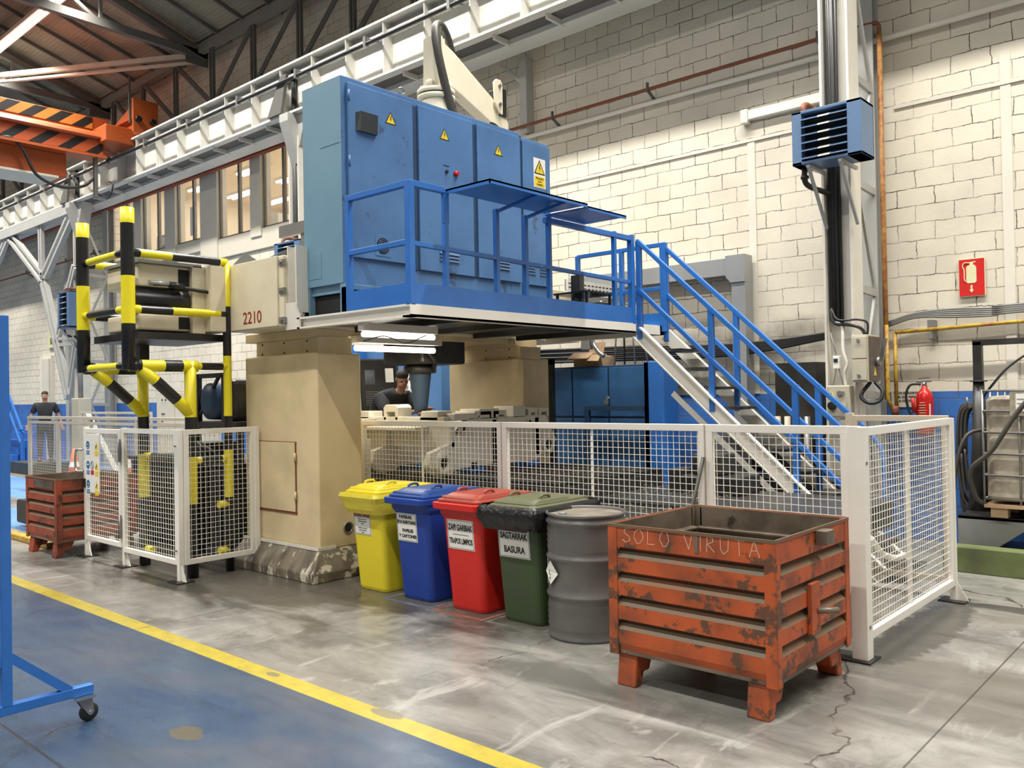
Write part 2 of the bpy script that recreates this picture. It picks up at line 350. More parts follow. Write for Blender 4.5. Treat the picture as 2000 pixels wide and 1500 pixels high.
M['shirt'] = mat('work_shirt_dark', (.016, .018, .022), .8, c2=(.03, .032, .036), s=7)
M['sleeve'] = mat('work_sleeve_blue_grey', (.05, .065, .085), .8)
M['trouser'] = mat('work_trousers', (.02, .03, .05), .8)
M['binyellow'] = mat('bin_yellow', (.82, .68, .03), .36, c2=(.74, .58, .03), c3=(.2, .14, .02), s3=12, t3=.75)
M['bagyellow'] = mat('bag_yellow', (.78, .66, .07), .25, c2=(.6, .48, .03), s=8, bump=.5)
M['binblue'] = mat('bin_blue', (.012, .05, .31), .38, c2=(.02, .065, .32), c3=(.05, .14, .4), s3=26, t3=.73)
M['binbluelid'] = mat('bin_blue_lid', (.012, .06, .27), .38, c2=(.05, .1, .22), s=7)
M['binred'] = mat('bin_red', (.62, .02, .015), .36, c2=(.5, .02, .015), c3=(.2, .03, .02), s3=9, t3=.76)
M['binredlid'] = mat('bin_red_lid', (.33, .05, .03), .4, c2=(.3, .07, .05), s=7, amt=.7)
M['bingreen'] = mat('bin_green', (.04, .075, .024), .45, c2=(.05, .06, .04), s=3, amt=.9)
M['bingreenlid'] = mat('bin_green_lid', (.11, .11, .06), .42, c2=(.08, .12, .04), s=6)
M['bagblack'] = mat('bag_black', (.01, .01, .01), .16, c2=(.02, .02, .02), s=14, bump=1.)
M['coneor'] = mat('cone_orange', (.7, .14, .04), .5)
M['hose'] = mat('hose_dark', (.05, .045, .038), .5, c2=(.09, .08, .06), s=8)
M['office'] = mat('office_cream', (.75, .66, .52), .8, c2=(.7, .6, .46))
M['tube'] = emis('tube_white', (1, .97, .9), 2.2)
M['tubeoffice'] = emis('office_tube', (1, .98, .92), 6.)
M['pale'] = mat('pilaster_paint', (.62, .58, .48), .6, c2=(.52, .48, .39), s=2)
M['alu'] = mat('window_frame_alu', (.2, .19, .17), .4, .3)
gm, nt_, b_ = tree('window_glass'); b_.inputs['Roughness'].default_value = .02; b_.inputs['Alpha'].default_value = .18; b_.inputs['Base Color'].default_value = (.6, .62, .6, 1); b_.inputs['Specular IOR Level'].default_value = .8
M['glass'] = gm
M['bluecable'] = M['rail']
M['redrail'] = mat('red_oxide', (.25, .06, .03), .6, c2=(.15, .05, .03), s=3)
M['lampoxide'] = M['galv']
M['chips'] = mat('metal_chips', (.25, .22, .16), .4, .6, c2=(.1, .09, .07), s=30, amt=.9, c3=(.8, .76, .65), s3=80, t3=.64, bump=.6)
ST_S = mat_stripes('crane_small_stripes', (.5, .18, .03), (.012, .012, .012), 1.75, .5)
ST_L = mat_stripes('crane_large_stripes', (.42, .085, .025), (.012, .012, .012), 1.6, .45)
# ================================================================== SETTING
m_ = MB().box(-60, 10, -14, 10.6, -.2, 0); struct('floor', m_, M['floor'])
# long block wall with the band of office windows left open
W = MB(); YW = 10.3
W.box(-60, 10, YW, YW + .25, 0, 5.3); W.box(-60, 10, YW, YW + .25, 7.36, 10.25)
W.box(-14.2, 10, YW, YW + .25, 5.3, 7.36); W.box(-60, -23.9, YW, YW + .25, 5.3, 7.36)
struct('wall_back', W, M['wall'])
E_ = MB().box(9, 9.25, -14, 10.3, 0, 12); struct('wall_light_block', E_, M['render'])  # unseen end wall, added to cut the light coming from this side
# rendered strips and string course on the wall
t_ = MB().box(-5.03, -4.93, YW - .012, YW, 1.69, 4.95).box(-2.12, -2.02, YW - .012, YW, 1.69, 5.3).box(-13.5, -3.9, YW - .02, YW, 4.95, 4.99).box(-3.2, 8, YW - .02, YW, 4.95, 4.99)
struct('trim_1', t_, M['render'])
# pale pillars and the sill band of the window bay
for i, (a, b, z0) in enumerate(((-23.3, -23.14, 5.3), (-22.6, -22.15, 5.3), (-20.85, -20.3, 5.3), (-19.06, -18.28, 4.9), (-16.85, -16.42, 5.3), (-15.1, -14.2, 5.3))):
    z = MB().box(a, b, YW - .08, YW + .2, z0, 7.36); struct('trim_%d' % (i + 2), z, M['pale'], .01)
z = MB().box(-18.7, -14.2, YW - .05, YW + .22, 5.02, 5.47).box(-23.9, -19.06, YW - .05, YW + .22, 5.3, 5.6); struct('trim_8', z, M['pale'], .01)
wi = 0
for a, b, mid, z0 in ((-23.14, -22.6, None, 5.6), (-22.15, -20.85, -21.33, 5.6), (-20.3, -19.06, -19.5, 5.6), (-18.28, -16.85, -17.42, 5.47), (-16.42, -15.1, -15.64, 5.47)):
    wi += 1
    f = MB().box(a, a + .04, YW, YW + .06, z0, 7.36).box(b - .04, b, YW, YW + .06, z0, 7.36).box(a, b, YW, YW + .06, z0, z0 + .04).box(a, b, YW, YW + .06, 7.31, 7.36)
    if mid: f.box(mid - .04, mid + .04, YW - .01, YW + .06, z0, 7.36)
    fr = struct('window_%d' % wi, f, M['alu'])
    g_ = MB().box(a + .04, b - .04, YW + .02, YW + .035, z0 + .04, 7.31); obj('glass', g_, M['glass'], fr)
# office behind the windows
o_ = MB().box(-24.5, -13.5, 16, 16.2, 4.2, 8).box(-24.5, -13.5, 10.55, 16.2, 4.2, 4.4).box(-24.7, -24.5, 10.55, 16, 4.2, 8).box(-13.5, -13.3, 10.55, 16, 4.2, 8).box(-24.6, -13.4, 10.55, 16, 8, 8.2)
struct('wall_office', o_, M['office'])
for i in range(4):
    for j in range(4):
        x, y = -23.2 + i * 2.7, 11.3 + j * 1.25
        t = T('office_ceiling_light', 'twin tube ceiling light seen through the office windows above the hall wall', 'ceiling light', (x, y, 7.97), 'twin tube lights in the office')
        obj('housing', MB().box(x - .7, x + .7, y - .16, y + .16, 7.94, 8.0), M['white'], t)
        obj('fluorescent_tube', MB().box(x - .66, x + .66, y - .12, y - .06, 7.9, 7.94), M['tubeoffice'], t); obj('fluorescent_tube', MB().box(x - .66, x + .66, y + .06, y + .12, 7.9, 7.94), M['tubeoffice'], t)
area('office_light', (-19, 13, 7.85), 9, 4, 320, (1, .93, .82))
o = tag(obj('notice_sheet', MB().box(-19.7, -19.45, YW + .012, YW + .018, 5.75, 6.45), M['paper']), 'white notice sheets taped inside the office window beside the wide pale pillar', 'notice')
o = T('office_whiteboard', 'white board with a car door outline behind the office window above the barrier rail', 'whiteboard', (-21.7, 10.7, 5.62))
obj('board', MB().box(-22.1, -21.38, 10.62, 10.65, 5.62, 6.1), M['paper'], o)
obj('drawing', MB().tube(spline([(-22.0, 10.61, 5.95), (-21.9, 10.61, 6.05), (-21.55, 10.61, 6.03), (-21.5, 10.61, 5.85), (-22.0, 10.61, 5.82), (-22.0, 10.61, 5.95)], 4), .008, 5).tube([(-22, 10.61, 5.75), (-21.5, 10.61, 5.78), (-21.48, 10.61, 5.66)], .008, 5), M['ink'], o)
o = T('office_desk', 'dark monitor top showing above the sill in the right-hand office window', 'monitor', (-15.9, 10.9, 5.3))
obj('screen', MB().box(-16.35, -15.8, 10.9, 10.95, 5.45, 5.85), M['ink'], o); obj('stand', MB().box(-16.12, -16.03, 10.95, 11.0, 4.4, 5.6), M['ink'], o)
o = T('office_cabinet', 'bright white cabinet inside the office window left of the dark monitor', 'cabinet', (-17.3, 11.2, 4.4))
obj('body', MB().box(-17.6, -16.95, 11.0, 11.4, 4.4, 6.0), M['paper'], o, .01); obj('door', MB().box(-17.58, -17.28, 10.985, 11.0, 4.5, 5.95), M['white'], o)
# roof: corrugated sheets on rafters, running up from the eave over the wall
S_ = .312; RZ = lambda y: 9.95 + S_ * (10.1 - y)
r_ = MB(); prev = None; n = 0; y = 10.35; vs = []
while y > -9:
    z = RZ(y) + .05 + .022 * (1, .2, -1, .2)[n % 4]; vs.append((y, z)); y -= .0205; n += 1
A_ = [r_.b.verts.new((-60, a, b)) for a, b in vs]; B_ = [r_.b.verts.new((10, a, b)) for a, b in vs]
for i in range(len(vs) - 1): r_.face([A_[i], B_[i], B_[i + 1], A_[i + 1]])
struct('ceiling', r_, M['roof'])
k = 0
for i in range(17):
    x = -27.9 + i * 1.04
    big = abs(((x + 18.4) / 5.2) - round((x + 18.4) / 5.2)) < .08
    b = MB().bar((x, 10.2, RZ(10.2) - .05), (x, -9, RZ(-9) - .05), .045, .09); o = obj('roof_rafter', b, M['steeldark'])
    tag(o, 'thin dark rafter running up under the corrugated roof sheets', 'rafter', 'rafters under the roof sheets')
# roof trusses
tr = []
for j, x in enumerate((-34.2, -29, -23.75, -18.45, -13.4, -8.2, -3.0)):
    t = T('roof_truss', {2: 'dark roof truss ending behind the orange crane end plate', 3: 'dark roof truss meeting the eave girder left of the striped posts, above the cream brace', 4: 'dark roof truss whose end shows above the blue control cabinet'}.get(j, 'dark steel roof truss reaching from the wall across the hall'), 'truss', (x, 10, 9.8), 'roof trusses over the hall')
    obj('top_chord', MB().bar((x, 10.1, RZ(10.1) - .22), (x, -9, RZ(-9) - .22), .14, .16), M['steeldark'], t)
    obj('bottom_chord', MB().bar((x, 10.1, 9.75), (x, -9, 10.1), .14, .17), M['galv'] if False else M['steeldark'], t)
    yy = 9.9; up = True
    for q in range(8):
        y2 = yy - 2.2
        obj('web_member', MB().bar((x, yy, 9.75 + (10.1 - yy) * .018), (x, y2, RZ(y2) - .22), .07), M['steeldark'], t)
        obj('web_member', MB().bar((x, y2, 9.75 + (10.1 - y2) * .018), (x, y2, RZ(y2) - .22), .06), M['steeldark'], t); yy = y2
    obj('gusset_plate', MB().box(x - .01, x + .01, 9.6, 10.15, 9.5, 10.0), M['steeldark'], t)
for a, b in (((-27.6, 4.6, 9.8), (-18.5, 10.0, 9.78)),):
    o = tag(obj('wind_brace', MB().bar(a, b, .09, .11).bar((a[0], a[1], a[2] - .16), (b[0], b[1], b[2] - .16), .09, .05), M['creamfence']), 'cream diagonal roof brace crossing above the orange crane' if b[1] > 9 and b[0] < -18 else 'cream diagonal roof brace running back from the truss over the blue cabinet', 'brace')
# wall lattice girder under the eave: chord, verticals, diagonals
t = T('eave_lattice_girder', 'dark lattice girder with verticals and diagonals under the eave along the block wall', 'girder', (-18, 9.95, 8.5))
obj('top_chord', MB().bar((-40, 9.95, 9.86), (8, 9.95, 9.86), .16, .2), M['eave'], t)
obj('bottom_chord', MB().bar((-40, 9.95, 8.42), (8, 9.95, 8.42), .16, .14), M['eave'], t)
xs = [-38.55 + 1.72 * i for i in range(0, 27)]
for i, x in enumerate(xs):
    obj('post', MB().bar((x - .04, 9.95, 8.4), (x - .04, 9.95, 9.85), .05, .07).bar((x + .06, 9.95, 8.4), (x + .06, 9.95, 9.85), .05, .07), M['steeldark'], t)
    if i < len(xs) - 1:
        a, b = ((x, 9.95, 9.8), (xs[i + 1], 9.95, 8.45)) if x < -18.5 else ((x, 9.95, 8.45), (xs[i + 1], 9.95, 9.8))
        obj('diagonal', MB().bar(a, b, .05, .06).bar((a[0] + .09, a[1], a[2]), (b[0] + .09, b[1], b[2]), .04, .05), M['steeldark'], t)
# ------------------------------------------------------------------ crane runway girder
t = T('crane_runway_girder', 'long light grey crane runway girder with stiffeners running high along the wall', 'crane girder', (-18, 9.4, 7.1))
obj('web', MB().box(-45, 9, 9.42, 9.46, 7.13, 8.05), M['girder'], t)
obj('top_flange', MB().box(-45, 9, 9.2, 9.66, 8.03, 8.07), M['girder'], t)
obj('bottom_flange', MB().box(-45, 9, 9.2, 9.36, 7.11, 7.15).box(-45, 9, 9.36, 9.46, 7.13, 7.15), M['girder'], t)
obj('crane_rail', MB().box(-45, 9, 9.42, 9.5, 8.07, 8.15), M['steel'], t)
obj('upper_channel', MB().box(-45, 9, 9.3, 9.42, 7.83, 7.86).box(-45, 9, 9.3, 9.32, 7.83, 7.9), M['girder'], t)
x = -40.6
while x < 8:
    obj('stiffener', MB().box(x, x + .02, 9.22, 9.42, 7.15, 8.03), M['girder'], t); x += 1.02
g = MB()
x = -45
g.box(-45, 9, 9.36, 9.62, 7.115, 7.13)
obj('walkway_grating', g, M['steeldark'], t)
obj('outer_box_beam', MB().box(-45, 9, 9.62, 10.0, 7.04, 7.22), M['girder'], t)
o = MB()
x = -40.2
while x < 8: obj('grating_bracket', MB().box(x, x + .04, 9.3, 9.7, 7.03, 7.11), M['girder'], t); x += 1.02
tag(obj('conductor_bar', MB().tube([(-45, 9.12, 7.71), (9, 9.12, 7.71)], .035, 8), M['cable']), 'thick black conductor line running along the front of the crane runway girder', 'cable')
x = -29.7; k = 0
while x < -7:
    o = obj('conductor_bracket', MB().bar((x, 9.42, 7.85), (x, 9.12, 7.78), .04).box(x - .03, x + .03, 9.08, 9.16, 7.66, 7.83), M['steel'])
    tag(o, 'small bright bracket holding the black conductor line on the runway girder', 'bracket', 'conductor line brackets'); x += 2.04
t = T('red_wall_rail', 'twin red oxide rail above the office windows under the crane runway', 'rail', (-18, 10.1, 7.3))
obj('upper_bar', MB().tube([(-36, 10.1, 7.2), (-13.9, 10.1, 7.2)], .05, 8), M['redrail'], t); obj('lower_bar', MB().tube([(-36, 10.12, 7.05), (-13.9, 10.12, 7.05)], .05, 8), M['redrail'], t)
# columns carrying the runway
def column(x0, label, full=True):
    x1 = x0 + .32; t = T('crane_column', label, 'column', (x0 + .16, 9.5, 0))
    c = MB().box(x0, x0 + .025, 9.3, 9.6, 0, 6.7).box(x1 - .025, x1, 9.3, 9.6, 0, 6.7).box(x0 + .025, x1 - .025, 9.44, 9.46, 0, 6.7)
    obj('front_section', c, M['white'], t)
    obj('rear_section', MB().box(x0 + .02, x1, 10.08, 10.1, 0, 8.0).box(x0 + .12, x0 + .14, 10.1, 10.28, 0, 8.0).box(x0 + .02, x1, 10.26, 10.28, 0, 8.0), M['galv'], t)
    z = .5; i = 0
    while z < 6.3:
        obj('lacing_strut', MB().bar((x1 - .03, 9.6, z), (x1 - .03, 10.08, z - .02), .04, .08), M['galv'], t)
        a, b = ((9.6, 10.08) if i % 2 else (10.08, 9.6)); obj('lacing_diagonal', MB().bar((x1 - .03, a, z), (x1 - .03, b, z + 1.15), .03, .06), M['galv'], t); z += 1.17; i += 1
    obj('head_plate', MB().prism([(x0 - .02, 6.5), (x1 + .02, 6.5), (x1 + .25, 7.1), (x0 - .25, 7.1)], 'y', 9.32, 9.6), M['galv'], t)
    obj('bracket', MB().prism([(9.1, 7.1), (9.1, 6.95), (9.35, 6.2), (9.62, 6.2), (9.62, 7.1)], 'x', x0 + .02, x1 - .02), M['galv'], t)
    obj('rail_bracket', MB().prism([(x0 - .45, 7.15), (x0 + .0, 7.15), (x0 + .2, 7.85), (x0 - .0, 7.85)], 'y', 9.14, 9.2), M['steeldark'], t)
    obj('cable_run', MB().tube([(x0 + .07, 9.38, 2.5), (x0 + .075, 9.38, 4.5), (x0 + .07, 9.38, 8)], .035, 8).tube([(x0 + .12, 9.37, 2.45), (x0 + .125, 9.36, 4.4), (x0 + .12, 9.37, 8)], .03, 8).tube([(x0 + .16, 9.39, 2.4), (x0 + .155, 9.38, 4.6), (x0 + .16, 9.39, 8)], .022, 8).tube([(x0 + .095, 9.35, 2.5), (x0 + .1, 9.34, 4.3), (x0 + .095, 9.35, 8)], .014, 6), M['cable'], t)
    return t
column(-3.68, 'white laced steel column with black cables behind the right-hand railings')
column(-13.95, 'white steel column rising behind the blue control cabinet')
column(-24.2, 'grey laced steel column behind the striped barrier posts at the left')
column(-34.5, 'furthest grey steel column at the left edge beyond the rack')
# portal bracing left of the third column
t = T('portal_brace', 'grey Y-shaped steel brace between columns at the left of the hall', 'brace', (-26.3, 9.3, 5.3))
def dbl(p, q, w=.13):
    d = (Vector(q) - Vector(p)).normalized(); s = Vector((d.z, 0, -d.x)) * w * .7
    return MB().bar(Vector(p) + s, Vector(q) + s, .09, w * .8, (0, 1, 0)).bar(Vector(p) - s, Vector(q) - s, .09, w * .8, (0, 1, 0))
n1 = (-26.34, 9.3, 5.29)
for nm, a, b in (('upper_left_arm', (-29.0, 9.3, 6.9), n1), ('upper_right_arm', (-24.1, 9.3, 6.95), n1), ('hanger', (-26.5, 9.3, 6.9), (-26.45, 9.3, 5.3)), ('long_leg', n1, (-24.6, 9.3, 1.88)), ('tie', (-25.3, 9.3, 3.42), (-24.1, 9.3, 3.4)), ('short_leg', (-24.1, 9.3, 3.2), (-24.6, 9.3, 1.9)), ('middle_leg', (-25.4, 9.3, 3.45), (-24.1, 9.3, 5.4))):
    obj(nm, dbl(a, b, .12 if nm in ('hanger', 'tie', 'short_leg', 'middle_leg') else .17), M['galv'], t)
obj('top_beam', MB().box(-34.3, -24.1, 9.2, 9.42, 6.85, 7.1), M['galv'], t)
t = T('portal_brace', 'grey steel brace arm cut by the left edge of the picture', 'brace', (-31, 9.3, 5.3))
obj('arm', dbl((-29.2, 9.3, 6.9), (-31.6, 9.3, 5.2)), M['galv'], t)
t = T('wall_post', 'slim grey post standing on the wall behind the distant man', 'post', (-26.8, 10.2, 0)); obj('post', MB().box(-26.95, -26.72, 10.1, 10.28, 0, 7.2), M['galv'], t); obj('cap', MB().box(-26.98, -26.69, 10.06, 10.28, 7.2, 7.25), M['galv'], t)
t = struct('door_1', MB().box(-29.3, -28.35, 10.2, 10.3, 0, 3.2), M['render']); obj('door_leaf', MB().box(-28.95, -28.4, 10.14, 10.2, 0, 3.1), M['pale'], t)
# ------------------------------------------------------------------ orange bridge crane
t = T('bridge_crane', 'orange overhead travelling crane with black hazard stripes at the upper left', 'crane', (-21, 9.2, 8.1))
obj('main_girder', MB().box(-21.9, -21.15, -8, 9.0, 7.85, 8.62), M['orange'], t, .01)
obj('striped_band', MB().box(-21.15, -21.13, 2, 8.6, 8.32, 8.6), ST_S, t)
obj('walkway_ledge', MB().prism([(-21.15, 8.28), (-20.7, 8.1), (-20.66, 8.02), (-20.7, 7.98), (-21.15, 8.0)], 'y', -8, 8.9), M['orange'], t, label='bulging orange ledge between the two stripe bands')
obj('lower_girder', MB().box(-21.15, -20.82, -8, 8.75, 7.6, 8.0), M['orange'], t)
obj('lower_striped_band', MB().box(-20.82, -20.8, 2, 8.7, 7.64, 7.97), ST_L, t)
obj('bottom_flange', MB().box(-21.2, -20.68, -8, 8.75, 7.54, 7.6), M['orange'], t)
obj('trolley_box', MB().box(-21.9, -21.0, -2, 7.95, 7.0, 7.54), M['orange'], t, .02)
obj('trolley_flange', MB().box(-21.95, -20.95, -2, 7.75, 6.95, 7.0), M['pale'], t)
obj('end_carriage', MB().box(-22.6, -19.95, 9.25, 9.6, 8.15, 8.5), M['orange'], t, .02)
obj('buffer_plate', MB().box(-20.0, -19.93, 9.05, 9.65, 8.1, 8.9).prism([(-21.3, 8.5), (-20.0, 8.5), (-20.0, 8.88)], 'y', 9.15, 9.25), M['orange'], t)
obj('end_knee', MB().box(-21.7, -20.4, 8.6, 9.3, 7.9, 8.3), M['orange'], t, .02)
for q in (9.15, 9.5): obj('buffer', MB().lathe([(.07, -19.93), (.07, -19.83)], (0, q, 8.4), 14, 'x'), M['black'], t)
obj('limit_switch_post', MB().box(-20.3, -20.26, 9.1, 9.14, 8.4, 9.5), M['steeldark'], t)
tag(obj('festoon_cable', MB().tube(spline([(-20.9, 5.6, 7.0), (-20.8, 6.1, 7.2), (-20.75, 6.55, 7.62), (-20.75, 6.9, 7.45), (-20.75, 7.2, 6.9), (-20.8, 7.7, 6.72), (-20.8, 8.2, 6.8), (-20.85, 8.5, 7.05)]), .035, 8), M['cable']), 'black festoon cable looping below the orange crane', 'cable')
t = T('festoon_clamp', 'dark cable clamp hanging on the runway girder below the orange crane', 'clamp', (-20.85, 8.7, 7)); obj('hanger', MB().box(-20.9, -20.8, 8.5, 8.58, 6.6, 7.6), M['steeldark'], t); obj('hook', MB().tube(spline([(-20.85, 8.6, 6.7), (-20.6, 8.75, 6.6), (-20.5, 8.8, 6.9), (-20.7, 8.8, 7.0)]), .018, 6), M['cable'], t)
# suspended lighting
for i, (x, y, z) in enumerate(LP):
    t = T('hall_light', {0: 'long fluorescent strip light hanging under the roof, nearer row by the crane runway', 1: 'fluorescent strip light in the row above the blue walkway', 2: 'fluorescent strip light in the row behind the camera'}[0 if y == 7.2 else (1 if y == -.5 else 2)], 'ceiling light', (x, y, z), {7.2: 'strip lights by the crane runway', -.5: 'strip lights above the walkway', -7.5: 'strip lights far row'}[y])
    obj('housing', MB().box(x - 2.5, x + 2.5, y - .13, y + .13, z - .02, z + .07), M['white'], t); obj('fluorescent_tube', MB().tube([(x - 2.45, y - .06, z - .045), (x + 2.45, y - .06, z - .045)], .022, 8).tube([(x - 2.45, y + .06, z - .045), (x + 2.45, y + .06, z - .045)], .022, 8), M['tube'], t)
    for q in (-2, 2): obj('hanger', MB().tube([(x + q, y, z + .05), (x + q, y, RZ(y) - .05)], .008, 5), M['steeldark'], t)
tag(obj('sprinkler_pipe', MB().tube([(-25.6, 3, 9.2), (-25.6, 7.3, 9.75), (-25.6, 9.9, 9.85)], .03, 6), M['chrome']), 'thin bright pipe catching the light above the orange crane', 'pipe')
# wall pipes, trunking, cables
t = T('gas_pipe', 'rust brown pipe running high along the wall then down beside the white column', 'pipe', (-3.29, 10.1, 0))
obj('horizontal_run', MB().tube([(-34, 10.1, 5.94), (-24.4, 10.1, 5.94)], .024, 8), M['rust'], t)
obj('horizontal_run', MB().tube(spline([(-13.4, 10.1, 5.94), (-8, 10.1, 5.94), (-4, 10.1, 5.94), (-3.4, 10.1, 5.94), (-3.3, 10.1, 5.9), (-3.29, 10.1, 5.8)], 5), .024, 8), M['rust'], t)
obj('down_run', MB().tube([(-3.29, 10.1, 5.8), (-3.29, 10.1, 3.5), (-3.29, 10.1, 1.6)], .028, 8), M['rustorange'], t)
for x in (-30, -26.8, -24.8, -13, -8.1, -6.4, -4): obj('support_bracket', MB().bar((x, 10.3, 5.82), (x, 10.08, 5.93), .03).box(x - .015, x + .015, 10.07, 10.1, 5.9, 6.03), M['steeldark'], t)
tag(obj('water_pipe', MB().tube(spline([(-8.9, 10.22, 6.2), (-8.75, 10.22, 5.85), (-8.6, 10.22, 5.8), (-6, 10.22, 5.79), (-4.0, 10.22, 5.77), (2, 10.22, 5.77)], 4), .032, 8), M['white']), 'white painted pipe on the wall just below the rust brown pipe', 'pipe')
t = T('gas_pipe', 'yellow gas pipe with red rust along the wall above the fire extinguisher', 'pipe', (-3.2, 10.1, 1.4))
obj('horizontal_run', MB().tube([(-3.2, 10.12, 2.36), (-1.98, 10.12, 2.4), (6, 10.12, 2.5)], .022, 8), M['gas'], t)
obj('down_run', MB().tube([(-3.2, 10.12, 2.36), (-3.2, 10.12, 1.52)], .021, 8), M['gas'], t); obj('second_down_run', MB().tube([(-3.27, 10.06, 2.45), (-3.27, 10.06, 1.6), (-3.24, 10.08, 1.5)], .021, 8), M['gas'], t)
obj('valve', MB().lathe([(.035, 1.42), (.045, 1.46), (.045, 1.5), (.03, 1.53)], (-3.21, 10.1, 0), 10), M['rust'], t)
obj('bracket', MB().box(-2.86, -2.8, 10.14, 10.3, 2.36, 2.48).bar((-2.83, 10.14, 2.3), (-2.83, 10.3, 2.28), .05), M['steel'], t)
b = MB()
for q in range(5): b.tube(spline([(-3.3, 10.2, 2.44 + q * .012), (-3.0, 10.2, 2.52 + q * .012), (-2.6, 10.21, 2.5 + q * .022), (-2.2, 10.21, 2.49 + q * .02), (-1.5, 10.21, 2.52 + q * .02), (5, 10.21, 2.62 + q * .02)], 4), .014, 6)
tag(obj('wall_cables', b, M['grey']), 'grey cables clipped along the wall right of the column above the yellow pipe', 'cables')
b = MB()
for q in range(7): b.tube(spline([(-14, 10.15, 2.6 - q * .03), (-9, 10.12 + .02 * (q % 2), 2.42 - q * .03), (-7, 10.12, 2.38 - .03 * q), (-5.2, 10.13, 2.33 - .022 * q), (-4, 10.12, 2.4 - .01 * q), (-3.62, 9.9, 2.46 - .012 * q)], 5), .022, 6)
tag(obj('wall_cables', b, M['cable']), 'sagging bundle of black cables along the wall behind the stairs', 'cables')
t = T('cable_trunking', 'white plastic cable trunking left of the blue heater on the wall', 'trunking', (-4.3, 10.2, 5.3)); obj('channel', MB().box(-5.0, -3.7, 10.22, 10.3, 5.22, 5.34), M['paper'], t, .01); obj('end_cap', MB().box(-5.08, -4.98, 10.2, 10.3, 5.18, 5.36), M['white'], t, .01)
t = T('cable_duct', 'galvanised rectangular cable duct framing the wall behind the stairs', 'duct', (-5.1, 10.2, 1.2))
obj('horizontal_duct', MB().box(-7.9, -5.24, 10.05, 10.25, 3.22, 3.45), M['duct'], t, .006); obj('corner_box', MB().prism([(-5.24, 3.47), (-4.98, 3.47), (-4.98, 3.12), (-5.17, 3.12), (-5.24, 3.2)], 'y', 10.02, 10.25), M['duct'], t); obj('vertical_duct', MB().box(-5.17, -4.98, 10.04, 10.25, .4, 3.12), M['duct'], t, .006)
t = T('wall_strut', 'grey steel strut with knee brace on the wall right of the jib crane', 'strut', (-8.7, 10.2, 5.75)); obj('upright', MB().box(-8.78, -8.64, 10.12, 10.3, 5.85, 7.04), M['galv'], t); obj('knee_brace', MB().bar((-8.7, 10.15, 6.6), (-9.15, 10.1, 7.04), .05), M['galv'], t)
# perforated tray from the platform to the duct

t = T('cable_tray', 'perforated grey cable tray leading from the platform to the wall duct', 'cable tray', (-6.9, 9.2, 3.1)); obj('side_panel', MB().box(-6.96, -6.94, 8.9, 10.04, 3.06, 3.25).box(-7.2, -6.96, 8.9, 10.04, 3.04, 3.06), M['girder'], t)
s_ = MB()
for r0 in (3.14, 3.19):
    y = 8.92
    while y < 9.95: s_.box(-6.939, -6.937, y, y + .05, r0, r0 + .014); y += .085
obj('slots', s_, M['dark'], t)
# ================================================================== GANTRY MACHINE
mc = T('milling_machine', 'large cream gantry milling machine numbered 2210 on its end', 'milling machine', (-7.4, 4.8, 0))
def mcol(y0, y1, lab=None):
    b = MB().box(-8.08, -6.8, y0, y1, .28, 2.17); o = obj('column', b, M['cream'], mc, .015)
    obj('neck_cover', MB().box(-8.02, -6.92, y0 + .1, y1 - .01, 2.17, 2.33), M['cream'], o, .006); obj('upper_neck_cover', MB().box(-8.2, -6.98, y0 + .08, y1 - .01, 2.33, 2.42), M['cream'], o, .006)
    s = MB()
    for x in (-7.9, -7.5, -7.1): s.lathe([(.008, y0 + .092), (.008, y0 + .1)], (x, 0, 2.2), 8, 'y').lathe([(.008, y0 + .092), (.008, y0 + .1)], (x, 0, 2.3), 8, 'y')
    stuff(obj('cover_screw', s, M['dark'], o))
    return o
c1 = mcol(4.82, 5.34); c2 = mcol(7.8, 8.3)
b = MB().prism([(-6.8, .29), (-6.8, .25), (-6.6, .1)], 'y', 0, .001) if False else None
sk = MB(); top = [(-8.12, 4.80, .28), (-6.79, 4.80, .28), (-6.79, 5.28, .28), (-8.12, 5.28, .28)]; mid = [(-8.2, 4.66, .085), (-6.68, 4.66, .085), (-6.68, 5.36, .085), (-8.2, 5.36, .085)]; low = [(x, y, 0) for x, y, z in mid]
sk.loft([low, mid, top]); skm = mat('skirt_worn', (.2, .17, .12), .35, c2=(.06, .05, .04), amt=1., s=3.5, c3=(.62, .57, .46), s3=5, t3=.55, bump=.3, stretch=(2.2, 1, .8))
obj('foot_skirt', sk, skm, c1, .01)
obj('skirt_strip', MB().box(-8.1, -6.785, 4.79, 4.8, .28, .31).box(-6.8, -6.79, 4.8, 5.0, .28, .31), M['white'], c1)
b = MB(); dr = obj('access_door', MB().box(-7.88, -7.18, 4.805, 4.82, .62, 1.3), M['cream'], c1, .004)
obj('door_gap', MB().box(-7.9, -7.16, 4.814, 4.8195, .595, .62).box(-7.89, -7.16, 4.814, 4.8195, 1.3, 1.308).box(-7.175, -7.165, 4.81, 4.8195, .6, 1.3), M['rust'], c1)
for z in (.78, 1.16): obj('hinge', MB().tube([(-7.165, 4.8, z - .04), (-7.165, 4.8, z + .04)], .012, 8), M['cream'], dr)
obj('cable_port', MB().lathe([(.055, -6.8), (.06, -6.785), (.045, -6.785), (.043, -6.8)], (0, 5.15, .46), 20, 'x', cap=False), M['steel'], c1); obj('port_hole', MB().lathe([(.043, -6.799), (.043, -6.79)], (0, 5.15, .46), 20, 'x'), M['dark'], c1)
cb = obj('cross_beam', MB().box(-7.95, -6.98, 4.58, 9.2, 2.42, 3.1), M['creamlight'], mc, .012)
obj('end_cover', MB().box(-7.93, -7.06, 4.56, 4.58, 2.43, 3.1), M['creamlight'], cb, .006)
